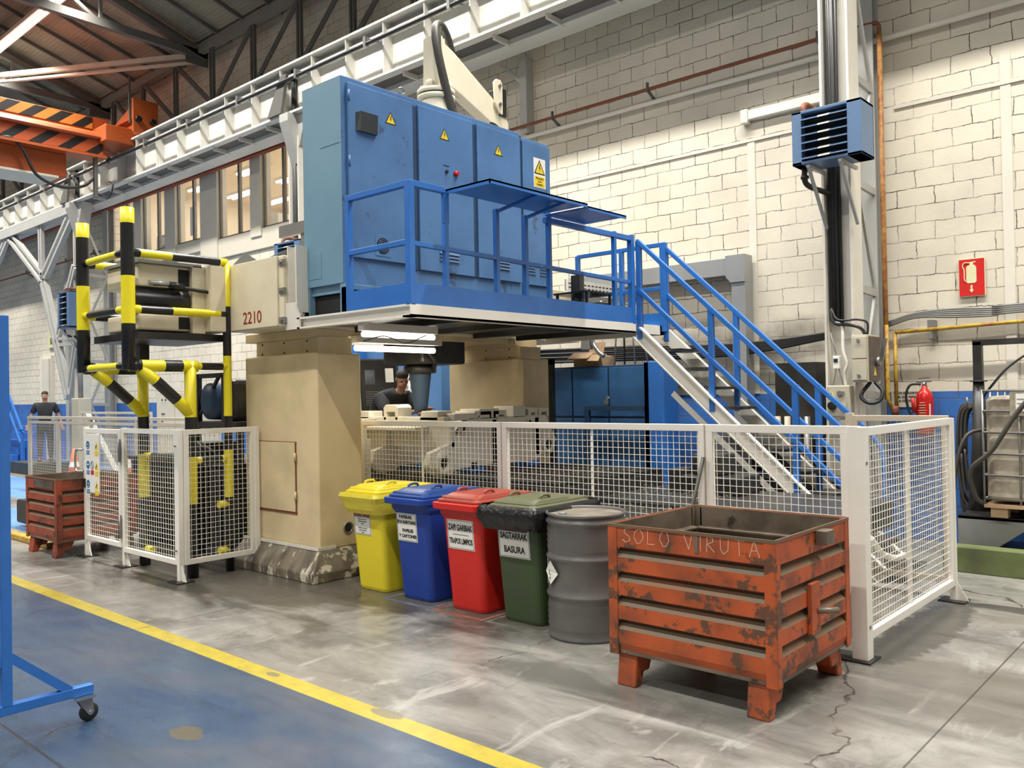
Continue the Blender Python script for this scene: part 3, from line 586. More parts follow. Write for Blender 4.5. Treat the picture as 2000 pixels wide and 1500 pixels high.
obj('number', MB().text('2210', .17, FRONT(-7.5, 4.557, 2.535, 1.0), .001, .0), M['stencil'], cb, label='stencilled dark red number 2210')
# stencil bridges across the digits are the cover paint
for z in (2.48, 2.76, 3.03): obj('latch', MB().box(-7.04, -6.96, 4.565, 4.60, z - .03, z + .03).lathe([(.016, 4.55), (.016, 4.57)], (-7.0, 0, z), 10, 'y'), M['steel'], cb, .003)
obj('beam_flashing', MB().prism([(4.6, 3.1), (5.1, 3.1), (4.75, 3.26)], 'x', -7.95, -7.94).prism([(4.62, 3.1), (5.9, 3.1), (5.7, 3.3), (4.9, 3.24)], 'x', -7.42, -7.41), M['steel'], cb)
obj('support_angle', MB().box(-7.3, -7.2, 5.0, 5.06, 3.1, 3.42).box(-7.66, -7.04, 4.98, 5.03, 3.40, 3.52).box(-7.24, -7.1, 5.02, 7.0, 3.40, 3.5), M['steel'], cb)
obj('underside_bellows', MB().box(-7.9, -7.02, 5.35, 7.8, 2.36, 2.42), M['cream'], cb)
# spindle head hanging from the cross beam
sp = obj('spindle_head', MB().lathe([(.02, 1.55), (.075, 1.56), (.085, 1.62), (.13, 2.0), (.135, 2.02)], (-7.45, 6.72, 0), 24), mat('spindle_blue', (.045, .075, .12), .5), mc)
obj('spindle_collar', MB().lathe([(.17, 2.0), (.19, 2.01), (.19, 2.08), (.15, 2.1)], (-7.45, 6.72, 0), 24), M['grime'], sp)
obj('ram_housing', MB().box(-7.8, -7.12, 6.45, 7.15, 2.1, 2.4), M['grime'], sp, .03); obj('hose_bundle', MB().tube(spline([(-7.2, 6.5, 2.3), (-7.1, 6.62, 2.15), (-7.25, 6.75, 2.05)]), .03, 8), M['cable'], sp)
lm = obj('machine_lamp', MB().box(-7.0, -6.86, 5.38, 6.52, 2.29, 2.36), M['white'], mc)
obj('lamp_tube', MB().tube([(-6.93, 5.38, 2.235), (-6.93, 6.46, 2.235)], .03, 12), emis('machine_tube', (1, .96, .86), 5), lm, label='lit fluorescent tube')
t = T('machine_lamp', 'upper bright tube lamp under the platform edge with a black wire hanging across it', 'lamp', (-6.2, 5.9, 2.3)); obj('fluorescent_tube', MB().tube([(-5.9, 4.66, 2.285), (-5.9, 5.5, 2.285)], .024, 12), emis('machine_tube_b', (1, .97, .9), 4), t); obj('housing', MB().box(-5.94, -5.86, 4.64, 5.52, 2.315, 2.385), M['white'], t); obj('hanging_wire', MB().tube(spline([(-5.84, 4.62, 2.22), (-5.84, 4.85, 2.27), (-5.84, 5.1, 2.22), (-5.84, 5.3, 2.28), (-5.84, 5.35, 2.3)]), .005, 5), M['cable'], t)
# bed and table
bd = obj('bed', MB().box(-8.3, -4.7, 5.95, 7.6, 0, .62), M['grime'], mc, .02)
tb = MB().box(-8.25, -4.75, 5.8, 7.66, .7, .9)
obj('saddle', MB().box(-8.1, -4.9, 6.1, 7.4, .62, .7), M['grime'], mc); obj('table', tb, M['deck'], mc, .01)
tt = MB()
for i in range(7): tt.box(-8.25, -4.75, 5.86 + i * .27, 6.03 + i * .27, .9, .94)
obj('table_slots', tt, M['grime'], mc, .006)
obj('bed_cover', MB().box(-4.7, -2.45, 6.35, 7.62, .55, .78).box(-4.7, -2.45, 5.9, 6.35, .45, .62), M['deck'], mc, .02)
obj('end_trough', MB().box(-4.75, -3.5, 5.8, 6.9, .1, .72), M['grime'], mc, .01)
ch = MB(); random.seed(3)
for i in range(900):
    x = random.uniform(-5.5, -3.6); y = random.uniform(6.1, 7.3); z = (.95 if x < -4.75 else .79 if y > 6.35 else .73) + random.random() * .02; a = random.random() * 6.3; s = random.uniform(.006, .018)
    ch.bar((x, y, z), (x + s * 2 * math.cos(a), y + s * 2 * math.sin(a), z + random.uniform(-.004, .012)), s * .6, .002)
tag(stuff(obj('metal_chips', ch, M['chips'])), 'heap of shiny metal chips lying on the dark machine table behind the fence', 'metal chips')
t = T('table_stop', 'dark clamping shoes and vice lying at the right end of the machine table', 'clamp', (-3.9, 7.2, .78))
obj('body', MB().box(-4.2, -3.6, 7.05, 7.5, .78, .95).box(-4.1, -3.8, 7.1, 7.4, .95, 1.15), M['grime'], t, .02); obj('jaw', MB().box(-4.35, -4.2, 7.1, 7.4, .78, 1.0), M['grime'], t, .01)
t = T('drive_unit', 'dark motor and flywheel standing behind the stair stringer', 'motor', (-3.9, 7.72, .2))
obj('motor_body', MB().lathe([(.1, -4.5), (.22, -4.46), (.24, -4.1), (.2, -3.9), (.08, -3.88)], (0, 9.0, 1.05), 20, 'x'), M['grime'], t); obj('flywheel', MB().lathe([(.06, 8.5), (.3, 8.52), (.32, 8.6), (.1, 8.64)], (-4.55, 0, .95), 28, 'y'), M['grey'], t); obj('base', MB().box(-4.8, -3.2, 8.7, 9.2, 0, .8), M['grime'], t, .02)
# casting clamped on the table
wp = T('casting', 'long grey cream machine casting clamped on the table behind the mesh fence', 'casting', (-6.6, 6.6, .98))
pr = [(5.95, .86), (6.05, .99), (6.3, .99), (6.3, 1.0), (7.3, .99), (7.42, 1.05), (7.63, 1.1), (7.68, 1.22), (7.5, 1.5), (6.25, 1.5), (6.18, 1.42), (6.0, 1.25), (5.72, 1.17), (5.68, 1.05), (5.78, .95)]
obj('side_plate', MB().prism(pr, 'x', -6.28, -6.2), M['cast'], wp, .008)
obj('rear_plate', MB().prism(pr, 'x', -7.15, -7.07), M['cast'], wp, .008)
for a, b_, z in ((5.98, 6.05, 1.2), (6.6, 6.68, 1.0), (7.3, 7.38, 1.05)): obj('end_web', MB().box(-7.15, -6.2, a, b_, z, 1.48), M['cast'], wp, .008)
obj('cross_ledge', MB().box(-7.75, -6.5, 5.78, 6.0, 1.38, 1.42).prism([(-7.8, 1.42), (-7.4, 1.42), (-7.3, 1.5), (-7.8, 1.5)], 'y', 5.8, 6.0).box(-7.7, -7.1, 5.9, 6.6, 1.05, 1.38), M['cast'], wp, .01)
for (y, z, r) in ((5.9, 1.06, .085), (6.16, 1.4, .032), (6.75, 1.4, .03), (7.2, 1.42, .03), (7.52, 1.16, .06)): obj('bore', MB().lathe([(r, -6.199), (r * 1.0, -6.19)], (0, y, z), 20, 'x'), M['dark'], wp); obj('bore_rim', MB().lathe([(r * 1.7, -6.2), (r * 1.7, -6.175), (r, -6.175), (r, -6.2)], (0, y, z), 20, 'x', cap=False), M['cast'], wp)
obj('tow_lug', MB().lathe([(.1, -6.36), (.12, -6.33), (.12, -6.17), (.1, -6.15), (.06, -6.15), (.06, -6.36)], (0, 5.86, 1.06), 24, 'x', cap=False), M['cast'], wp)
obj('foot_notch', MB().box(-6.3, -6.19, 6.28, 6.35, .97, 1.04), M['dark'], wp)
ups = [[(5.85, 1.42), (5.85, 1.62), (5.98, 1.66), (6.02, 1.66), (6.02, 1.5), (6.1, 1.48), (6.1, 1.42)]]
def upright(x, y, w, d, h, hole=True):
    b = MB()
    if hole: b.prism([(x, 1.48), (x, 1.48 + h), (x + .04, 1.48 + h + .03), (x + w - .04, 1.48 + h + .03), (x + w, 1.48 + h), (x + w, 1.48), (x + w - .05, 1.48), (x + w - .05, 1.48 + h - .05), (x + .05, 1.48 + h - .05), (x + .05, 1.48)], 'y', y, y + d)
    else: b.prism([(x, 1.48), (x + .03, 1.48 + h), (x + w, 1.48 + h), (x + w, 1.48)], 'y', y, y + d)
    obj('upright_lug', b, M['cast'], wp, .008)
for a in ((-7.75, 5.95, .3, .2, .1, False), (-7.2, 5.95, .24, .2, .14, True), (-6.62, 5.95, .28, .2, .1, False)): upright(*a)
obj('top_rail', MB().box(-7.75, -6.25, 5.95, 6.02, 1.46, 1.52), M['cast'], wp, .006)
def upy(y, w, h, hole=True):
    b = MB(); b.prism([(y, 1.48), (y, 1.48 + h), (y + w, 1.48 + h), (y + w, 1.48), (y + w - .04, 1.48), (y + w - .04, 1.48 + h - .05), (y + .05, 1.48 + h - .05), (y + .05, 1.48)] if hole else [(y, 1.48), (y, 1.48 + h), (y + w, 1.48 + h), (y + w, 1.48)], 'x', -6.5, -6.2)
    obj('upright_lug', b, M['cast'], wp, .008)
for a in ((6.05, .3, .07, False), (6.35, .25, .09, True), (6.62, .22, .09, True), (6.42, .3, .11, False), (6.95, .2, .13, False), (7.2, .16, .1, True), (7.38, .18, .1, True)): upy(*a)
for x, y in ((-6.3, 6.36), (-6.3, 7.25), (-7.0, 6.4)):
    o = tag(obj('packing_block', MB().box(x - .08, x + .1, y - .1, y + .12, .94, .985 if y < 7 else .99), M['rail'], None, .004), {6.36: 'blue packing block under the near end of the casting', 7.25: 'blue packing block under the far end of the casting', 6.4: 'blue packing block under the rear plate of the casting'}[y], 'block', 'blue packing blocks')
# motor housing on the end of the cross beam
mh = obj('feed_motor_housing', MB().box(-8.75, -8.05, 3.68, 4.2, 2.84, 3.06), M['creamlight'], mc, .02); obj('housing_window', MB().box(-8.052, -8.044, 4.08, 4.19, 2.87, 3.03), M['dark'], mh)
mh2 = obj('lower_motor_housing', MB().box(-8.75, -8.05, 3.68, 4.2, 2.42, 2.58), M['creamlight'], mc, .02); obj('housing_window', MB().box(-8.052, -8.044, 4.08, 4.19, 2.44, 2.56), M['dark'], mh2)
obj('housing_end_plate', MB().box(-8.75, -8.0, 4.2, 4.34, 2.4, 3.08).box(-8.6, -7.9, 4.34, 4.57, 2.42, 3.08), M['creamlight'], mc, .01)
obj('housing_base', MB().box(-9.02, -8.02, 3.66, 4.56, 2.33, 2.4), M['grime'], mc); obj('housing_cover_strip', MB().box(-8.75, -8.0, 3.66, 4.3, 3.06, 3.09), M['duct'], mc)
fm = obj('feed_motor', MB().lathe([(.09, 3.6), (.128, 3.63), (.13, 4.04), (.145, 4.06), (.145, 4.17), (.11, 4.2)], (-8.14, 0, 2.71), 24, 'y'), M['black'], mc)
obj('motor_cable', MB().tube(spline([(-8.0, 3.8, 2.86), (-7.98, 4.0, 2.86), (-7.97, 4.1, 2.84), (-7.96, 4.3, 2.82), (-7.93, 4.56, 2.8)]), .018, 6), M['cable'], fm); obj('connector', MB().tube([(-8.0, 3.76, 2.87), (-7.98, 3.95, 2.87)], .024, 8), M['duct'], fm); obj('connector', MB().tube([(-7.99, 3.96, 2.86), (-7.98, 4.1, 2.85)], .036, 8), M['black'], fm)
obj('support_leg', MB().box(-9.0, -8.9, 4.08, 4.18, 2.13, 2.33), M['black'], mc)
# ------------------------------------------------------------------ platform with railing
PX, PY, PZ = -5.2, 4.6, 2.48
pf = T('service_platform', 'raised service platform with blue railings carried on a white steel frame', 'platform', (PX, PY, PZ))
obj('edge_beam', MB().box(PX - .1, PX, PY, 7.87, 2.385, 2.405).box(PX - .012, PX, PY, 7.87, 2.385, 2.49), M['whitefence'], pf, label='flat white edge beam')
obj('edge_beam', MB().box(-6.8, PX - .012, PY, PY + .09, 2.385, 2.4).box(-6.8, PX - .012, PY, PY + .09, 2.475, 2.49).box(-6.8, PX - .012, PY + .045, PY + .055, 2.4, 2.475), M['whitefence'], pf, label='white channel beam on the short side')
obj('edge_beam', MB().box(-6.9, PX, 8.36, 8.46, 2.385, 2.49).box(PX - .05, PX, 7.87, 8.46, 2.385, 2.49), M['whitefence'], pf)
obj('deck', MB().box(-6.9, PX - .02, PY + .1, 8.36, 2.44, 2.48), M['black'], pf)
for y in (5.35, 6.2, 7.05, 7.8): obj('joist', MB().box(-6.9, PX - .1, y, y + .06, 2.39, 2.44), M['black'], pf)
# upright bracket column holding the platform to the cross beam
obj('bracket_upright', MB().box(-6.975, -6.96, 4.62, 4.78, 2.4, 3.18).box(-6.96, -6.84, 4.69, 4.71, 2.4, 3.18).box(-6.84, -6.825, 4.62, 4.78, 2.55, 3.18), M['white'], pf); obj('bracket_gusset', MB().prism([(-6.98, 2.385), (-6.76, 2.385), (-6.76, 2.5), (-6.84, 2.64), (-6.98, 2.64)], 'y', 4.6, 4.62), M['white'], pf)
rw = .045
def post(x, y, z0, z1, w=.05, n='post', par=None): return obj(n, MB().box(x - w / 2, x + w / 2, y - w / 2, y + w / 2, z0, z1), M['rail'], par or pf, .004)
def rail_(p, q, w=.045, n='rail', par=None): return obj(n, MB().bar(p, q, w, w, (0, 0, 1)), M['rail'], par or pf, .004)
post(PX - .03, PY + .03, PZ, 3.5, .06); post(-6.03, PY + .03, PZ, 3.5); post(PX - .03, 7.84, PZ, 3.46, .06)
rail_((-6.052, PY + .03, 3.48), (PX - .004, PY + .03, 3.48), .052, 'top_rail'); rail_((-6.05, PY + .03, 3.0), (PX - .062, PY + .03, 3.0), n='mid_rail')
rail_((PX - .03, PY + .062, 3.48), (PX - .03, 5.02, 3.48), .052, 'top_rail'); rail_((PX - .03, 6.36, 3.42), (PX - .03, 7.86, 3.42), .054, 'top_rail'); rail_((PX - .03, PY + .062, 2.99), (PX - .03, 7.80, 2.94), w=.04, n='mid_rail')
for y in (5.03, 5.67, 6.07, 6.42, 7.52): post(PX - .03, y, PZ, 3.46 if y not in (5.67, 6.07) else 3.42, .045)
obj('toe_board', MB().box(-6.04, PX - .003, PY + .003, PY + .012, 2.491, 2.66), M['rail'], pf); obj('toe_board', MB().box(PX - .012, PX - .003, PY + .012, 7.865, 2.491, 2.66), M['rail'], pf)
# far railing
post(-6.4, 8.42, PZ, 3.43); post(-5.75, 8.42, PZ, 3.43, .05); rail_((-6.4, 8.42, 3.42), (PX, 8.42, 3.42), n='top_rail'); rail_((-6.4, 8.42, 2.92), (PX, 8.42, 2.92), n='mid_rail'); obj('toe_board', MB().box(-6.4, PX, 8.42, 8.43, 2.49, 2.64), M['rail'], pf)
obj('stair_head_post', MB().box(-5.21, -5.14, 8.39, 8.46, 2.42, 3.44), M['rail'], pf, .004)
# fold-down shelves on the railing
sh = obj('shelf', MB().box(PX - .02, PX + .5, 5.03, 6.35, 3.475, 3.49).box(PX + .49, PX + .5, 5.03, 6.35, 3.455, 3.49).box(PX - .02, PX + .5, 5.03, 5.04, 3.45, 3.49), M['rail'], pf); obj('shelf_hinge', MB().box(PX - .03, PX - .01, 5.0, 5.06, 3.2, 3.47), M['rail'], sh)
for y in (5.67, 6.07): obj('shelf_arm', MB().bar((PX, y, 3.4), (PX + .45, y, 3.47), .025), M['rail'], sh)
obj('shelf', MB().box(PX - .02, PX + .5, 6.36, 6.98, 3.455, 3.468).box(PX + .49, PX + .5, 6.36, 6.98, 3.435, 3.47), M['rail'], pf)
# ------------------------------------------------------------------ stairs, descending along the wall
st = T('staircase', 'open steel staircase with blue handrails and white stringers going down to the right', 'stairs', (-3.9, 8.16, 0))
sl = math.tan(R(42.6)); L = lambda x, z0: z0 - (x - PX) * sl
for yy in (7.87, 8.42):
    x1 = -2.62
    a, b = Vector((PX + .02, yy + .02, L(PX + .02, 2.41))), Vector((x1, yy + .02, L(x1, 2.41)))
    s = MB().bar(a, b, .012, .14); d = (b - a).normalized(); u = Vector((d.z, 0, -d.x)) * -1
    if u.z < 0: u = -u
    for k in (.066, -.066): s.bar(a + u * k + Vector((0, .0, 0)) - Vector((0, .03, 0)) * (1 if yy < 8 else -1), b + u * k - Vector((0, .03, 0)) * (1 if yy < 8 else -1), .06, .014)
    obj('stringer', s, M['whitefence'], st)
    for zt, nm in ((3.40, 'handrail'), (2.87, 'mid_rail')):
        p = Vector((PX + .02, yy + .02, L(PX, zt) if True else 0)); q = Vector((-2.98, yy + .02, L(-2.98, zt)))
        obj(nm, MB().bar(p, q, .045), M['rail'], st, .004)
    obj('handrail_end', MB().tube(spline([(-3.0, yy + .02, L(-3.0, 3.4)), (-2.86, yy + .02, 1.22), (-2.8, yy + .02, 1.05), (-2.79, yy + .02, .6), (-2.79, yy + .02, .05)]), .024, 8), M['rail'], st)
    for x in (PX + .04, -4.3, -3.42):
        obj('baluster', MB().box(x - .03, x + .03, yy, yy + .045, L(x, 2.35), L(x, 3.42)), M['rail'], st, .004)
n = 11
for i in range(1, n + 1):
    z = 2.4 - i * 2.4 / (n + .6); x = PX + (2.46 - z) / sl + .02
    obj('tread', MB().box(x - .03, x + .22, 7.9, 8.42, z - .03, z), M['grime'], st)
obj('brace_flat', MB().bar((-4.75, 7.86, 1.72), (-3.05, 7.86, .2), .008, .06), M['whitefence'], st)
# ------------------------------------------------------------------ control cabinet on the platform
CX, CY0, CY1, CZ = -6.26, 4.75, 7.78, 4.68
cc = T('control_cabinet', 'tall blue control cabinet with four doors standing on the platform', 'electrical cabinet', (-6.55, 6.2, 2.48))
obj('body', MB().box(-6.88, CX - .02, CY0, 7.22, 2.78, CZ), M['blue'], cc, .008)
obj('side_panel', MB().box(-6.87, CX - .02, CY0 - .006, CY0, 2.78, CZ - .01), M['bluegrey'], cc, label='paler grey blue side panel'); obj('side_hatch', MB().box(-6.8, -6.6, CY0 - .01, CY0 - .005, 2.85, 3.1), M['bluegrey'], cc, .002); obj('side_seam', MB().box(-6.6, -6.3, CY0 - .0085, CY0 - .005, 4.06, 4.064), M['bluedark'], cc)
obj('plinth', MB().box(-6.88, CX, 4.78, 7.22, 2.7, 2.78).box(-6.33, CX, CY0, CY0 + .05, 2.48, 2.78).box(-6.88, -6.82, CY0, CY0 + .05, 2.48, 2.78).box(CX - .05, CX, CY0, 7.2, 2.48, 2.74).box(-6.88, -6.8, CY0, 7.2, 2.48, 2.78), M['bluegrey'], cc)
obj('channel', MB().box(CX, CX + .03, 4.8, 5.6, 2.72, 2.76), M['blue'], cc)
def door(y0, y1, z0, z1): return obj('door', MB().box(CX - .02, CX + .012, y0 + .008, y1 - .008, z0, z1), M['blue'], cc, .006)
d1 = door(4.80, 5.60, 3.02, 4.62); d2 = door(5.66, 6.44, 2.98, 4.62); d3 = door(6.49, 7.2, 2.98, 4.62)
d4b = obj('end_body', MB().box(-6.86, CX - .06, 7.26, CY1, 2.5, 4.66), M['blue'], cc, .008); d4 = obj('door', MB().box(CX - .06, CX - .03, 7.28, CY1 - .01, 2.98, 4.62), M['blue'], cc, .006)
obj('door_gap', MB().box(CX - .019, CX - .006, 5.598, 5.655, 2.98, 4.6).box(CX - .019, CX - .006, 6.435, 6.49, 2.98, 4.6).box(CX - .06, CX - .04, 7.205, 7.265, 2.5, 4.66), M['bluedark'], cc)
for z in (3.9, 4.5, 3.2): obj('hinge', MB().tube([(CX + .012, 4.815, z - .05), (CX + .012, 4.815, z + .05)], .012, 8), M['blue'], d1)
f = obj('fan_grille', MB().box(CX + .012, CX + .016, 5.1, 5.28, 3.06, 3.26), M['blue'], d1, .002); g = MB().lathe([(.075, CX + .016), (.075, CX + .02)], (0, 5.19, 3.16), 28, 'x'); obj('plinth_void', MB().box(-6.81, -6.34, CY0 + .06, CY0 + .07, 2.48, 2.69), M['dark'], cc); obj('fan_opening', g, M['dark'], f)
for r in (.02, .038, .056): obj('guard_ring', MB().lathe([(r, CX + .021), (r + .002, CX + .023), (r + .004, CX + .021)], (0, 5.19, 3.16), 24, 'x', cap=False), M['blue'], f)
obj('display_hood', MB().prism([(CX + .012, 4.33), (CX + .1, 4.31), (CX + .08, 4.13), (CX + .012, 4.12)], 'y', 4.92, 5.14) if False else MB().hexa([(CX + .012, 4.89, 4.19), (CX + .05, 4.92, 4.185), (CX + .05, 5.12, 4.185), (CX + .012, 5.13, 4.19), (CX + .012, 4.89, 4.36), (CX + .05, 4.93, 4.375), (CX + .05, 5.13, 4.375), (CX + .012, 5.13, 4.36)]), mat('display_dark', (.03, .035, .04), .35), d1, .003)
for dd, y0, y1 in ((d2, 5.93, 6.2), (d3, 6.74, 6.98)):
    v = MB()
    for i in range(3): v.hexa([(CX + .012, y0, 3.1 + i * .035), (CX + .03, y0, 3.1 + i * .035), (CX + .03, y1, 3.1 + i * .035), (CX + .012, y1, 3.1 + i * .035), (CX + .012, y0, 3.128 + i * .035), (CX + .014, y0, 3.128 + i * .035), (CX + .014, y1, 3.128 + i * .035), (CX + .012, y1, 3.128 + i * .035)])
    obj('vent_louvre', v, M['heater'], dd)
v = MB()
for i in range(3):
    for q in (7.34, 7.55): v.box(CX - .03, CX - .018, q, q + .13, 3.1 + i * .035, 3.112 + i * .035)
obj('vent_louvre', v, M['heater'], d4)
def tri(y, z, s, X=CX + .0135, par=None, nm='warning_label'):
    o = obj(nm, MB().prism([(y - s * .58, z - s / 2), (y + s * .58, z - s / 2), (y, z + s / 2)], 'x', X - .001, X), M['ink'], par)
    obj('yellow_field', MB().prism([(y - s * .44, z - s * .42), (y + s * .44, z - s * .42), (y, z + s * .36)], 'x', X, X + .001), M['signyellow'], o)
    obj('lightning_mark', MB().prism([(y + .02 * s, z + .2 * s), (y + .1 * s, z + .2 * s), (y + .03 * s, z - .02 * s), (y + .1 * s, z - .02 * s), (y - .03 * s, z - .34 * s), (y, z - .1 * s), (y - .07 * s, z - .1 * s)], 'x', X + .001, X + .002), M['ink'], o)
tri(5.31, 4.40, .12, par=d1); tri(6.02, 4.40, .12, par=d2); tri(6.83, 4.40, .12, par=d3)
wl = obj('warning_plate', MB().box(CX - .03, CX - .028, 7.47, 7.68, 4.12, 4.46), M['paper'], d4)
tri(7.575, 4.36, .17, CX - .027, wl, 'warning_triangle'); obj('yellow_text_field', MB().box(CX - .028, CX - .0265, 7.485, 7.665, 4.13, 4.25), M['signyellow'], wl)
obj('text', MB().text('PELIGRO', .034, SIDE(CX - .0255, 7.575, 4.225, 1.1)).text('ALTA', .026, SIDE(CX - .0255, 7.575, 4.19)).text('TENSION', .026, SIDE(CX - .0255, 7.575, 4.155)), M['ink'], wl)
obj('main_switch', MB().lathe([(.03, CX + .012), (.03, CX + .03), (.02, CX + .05)], (0, 6.17, 4.02), 14, 'x'), M['red'], d2, label='red push button'); obj('key_switch', MB().lathe([(.018, CX + .012), (.018, CX + .03)], (0, 6.04, 4.02), 12, 'x').box(CX + .012, CX + .014, 6.0, 6.08, 4.075, 4.085), M['ink'], d2); obj('door_lock', MB().lathe([(.014, CX + .012), (.014, CX + .025)], (0, 5.68, 3.8), 10, 'x'), M['chrome'], d2)
obj('lifting_eye', MB().tube([(-6.3 + .0, 5.5 + .035 * math.cos(a * .63), CZ + .04 + .035 * math.sin(a * .63)) for a in range(11)], .01, 6), M['steel'], cc)
# jib head behind the cabinet
jb = T('jib_crane', 'cream swing-arm lifting jib standing behind the blue cabinet', 'jib crane', (-7.5, 7.1, 3.1))
obj('base_cone', MB().lathe([(.3, 3.1), (.3, 4.5), (.27, 4.9), (.19, 5.28), (.19, 5.3)], (-7.5, 7.1, 0), 28), M['jib'], jb)
obj('bearing_ring', MB().lathe([(.215, 5.3), (.23, 5.31), (.23, 5.35), (.22, 5.355), (.22, 5.37), (.23, 5.375), (.23, 5.42), (.2, 5.43)], (-7.5, 7.1, 0), 32), M['jib'], jb)
obj('ring_seam', MB().lathe([(.2215, 5.352), (.2215, 5.372)], (-7.5, 7.1, 0), 32), M['dark'], jb)
for a in (0, 1.6, 3.1, 4.7): obj('ring_bolt', MB().lathe([(.045, 5.42), (.045, 5.5), (.03, 5.51)], (-7.5 + .17 * math.cos(a + .4), 7.1 + .17 * math.sin(a + .4), 0), 10), M['jib'], jb)
obj('mast', MB().loft([rrect(-7.5, 7.1, .12, .12, .04, 5.42), rrect(-7.5, 7.08, .11, .1, .04, 6.05)]), M['jib'], jb)
obj('arm', MB().loft([[(x, y, z) for (x, z) in ((-7.55, 6.02), (-7.41, 6.02))] + [(x, y, z) for (x, z) in ((-7.41, zz), (-7.55, zz))] for (y, z, zz) in ()] or [[(-7.58, 7.12, 5.45), (-7.42, 7.12, 5.45), (-7.42, 7.12, 6.05), (-7.58, 7.12, 6.05)], [(-7.58, 7.34, 5.5), (-7.42, 7.34, 5.5), (-7.42, 7.34, 5.95), (-7.58, 7.34, 5.95)], [(-7.58, 8.05, 5.2), (-7.42, 8.05, 5.2), (-7.42, 8.15, 5.48), (-7.58, 8.15, 5.48)], [(-7.58, 8.12, 5.05), (-7.42, 8.12, 5.05), (-7.42, 8.32, 5.3), (-7.58, 8.32, 5.3)], [(-7.58, 8.12, 4.85), (-7.42, 8.12, 4.85), (-7.42, 8.33, 4.9), (-7.58, 8.33, 4.9)]]), M['jib'], jb, .012)
obj('arm_web', MB().prism([(7.12, 5.43), (7.5, 5.43), (7.3, 5.62), (7.12, 5.8)], 'x', -7.51, -7.49), M['jib'], jb)
obj('side_plate', MB().prism([(8.02, 5.48), (8.1, 5.38), (8.16, 5.36), (8.16, 5.75), (8.13, 5.8), (8.05, 5.8), (8.0, 5.75)], 'x', -7.40, -7.37), M['jib'], jb, .006)
for z in (5.48, 5.72): obj('plate_bolt', MB().lathe([(.025, -7.37), (.025, -7.35)], (0, 8.1, z), 10, 'x'), M['steel'], jb)
obj('counterweight', MB().box(-7.6, -7.4, 8.14, 8.27, 5.35, 5.72), M['grime'], jb, .01); obj('joint_pin', MB().lathe([(.09, 4.82), (.09, 4.92)], (-7.5, 8.24, 0), 16), M['black'], jb)
for dy, r in ((0, .052), (.055, .034)): obj('hose', MB().tube(spline([(-7.3, 7.28 + dy, 4.4), (-7.28, 7.22 + dy, 4.9), (-7.28, 7.05 + dy * .6, 5.4), (-7.3, 6.94 + dy * .5, 5.85), (-7.35, 6.97 + dy, 6.12), (-7.4, 7.1, 6.2), (-7.45, 7.25, 6.12), (-7.5, 7.38, 5.95)]), r, 8), M['hose'], jb)
tag(obj('cable_loop', MB().tube(spline([(-7.2, 7.75, 4.75), (-7.2, 7.68, 5.05), (-7.2, 7.8, 5.12), (-7.2, 8.0, 5.0), (-7.2, 7.85, 4.78)]), .015, 6).tube(spline([(-7.2, 7.85, 4.8), (-7.2, 7.98, 4.86), (-7.2, 8.1, 4.75)]), .02, 6), M['cable']), 'black cable loop above the cabinet roof below the jib arm', 'cable')
# ================================================================== MESH FENCES
def wires(b, ax, c, u0, u1, z0, z1, p=.05, r=.0019, mi=0):
    u = u0 + p * .5
    while u < u1: 
        b.box(u - r, u + r, c - r, c + r, z0, z1) if ax == 'x' else b.box(c - r, c + r, u - r, u + r, z0, z1); u += p
    z = z0 + p * .5
    while z < z1:
        b.box(u0, u1, c - r * 2, c, z - r, z + r) if ax == 'x' else b.box(c - r * 2, c, u0, u1, z - r, z + r); z += p
def panel(par, ax, c, u0, u1, z0, z1, w=.05, m=None, name='panel', mids=(), p=.05):
    m = m or M['whitefence']; b = MB(); h = .02
    def bx(a, e, f, g): b.box(a, e, c - h, c + h, f, g) if ax == 'x' else b.box(c - h, c + h, a, e, f, g)
    bx(u0, u1, z1 - w, z1); bx(u0, u1, z0, z0 + w); bx(u0, u0 + w, z0 + w, z1 - w); bx(u1 - w, u1, z0 + w, z1 - w)
    fr = obj(name + '_frame', b, m, par, .003)
    q = MB(); wires(q, ax, c, u0 + w, u1 - w, z0 + w, z1 - w, p); obj('wire_mesh', q, m, fr)
    for a in mids:
        q = MB(); q.box(a - .008, a + .008, c + .004, c + .02, z0 + w, z1 - w) if ax == 'x' else q.box(c - .03, c - .005, a - .02, a + .02, z0 + w, z1 - w); obj('middle_bar', q, m, fr)
    return fr
def fpost(par, x, y, z1, w=.05, foot=True):
    o = obj('post', MB().box(x - w / 2, x + w / 2, y - w / 2, y + w / 2, .012, z1), M['whitefence'], par, .003)
    if foot: obj('foot_plate', MB().box(x - .1, x + .1, y - .09, y + .09, 0, .012), M['grime'], o); obj('gusset', MB().prism([(x + w / 2, .012), (x + .11, .012), (x + w / 2, .16)], 'y', y - .004, y + .004), M['whitefence'], o)
    return o
ff = T('mesh_fence', 'long white mesh fence in front of the machine table behind the bins', 'fence', (-4.5, 5.55, 0))
Z1 = 1.495
panel(ff, 'x', 5.55, -7.06, -5.09, .13, Z1, mids=(-6.15,)); panel(ff, 'x', 5.55, -5.08, -3.09, .13, Z1, mids=(-4.12,)); panel(ff, 'x', 5.55, -3.08, -2.05, .13, Z1, .055)
for x in (-7.03, -5.085, -3.085): fpost(ff, x, 5.59, 1.3)
for x in (-5.085, -3.085): obj('joint_strip', MB().box(x - .004, x + .004, 5.525, 5.575, .13, Z1), M['creamfence'], ff)
obj('corner_post', MB().box(-2.045, -1.98, 5.5, 5.56, .012, Z1), M['whitefence'], ff, .003); obj('corner_foot', MB().box(-2.2, -1.92, 5.46, 5.66, 0, .012), M['grime'], ff)
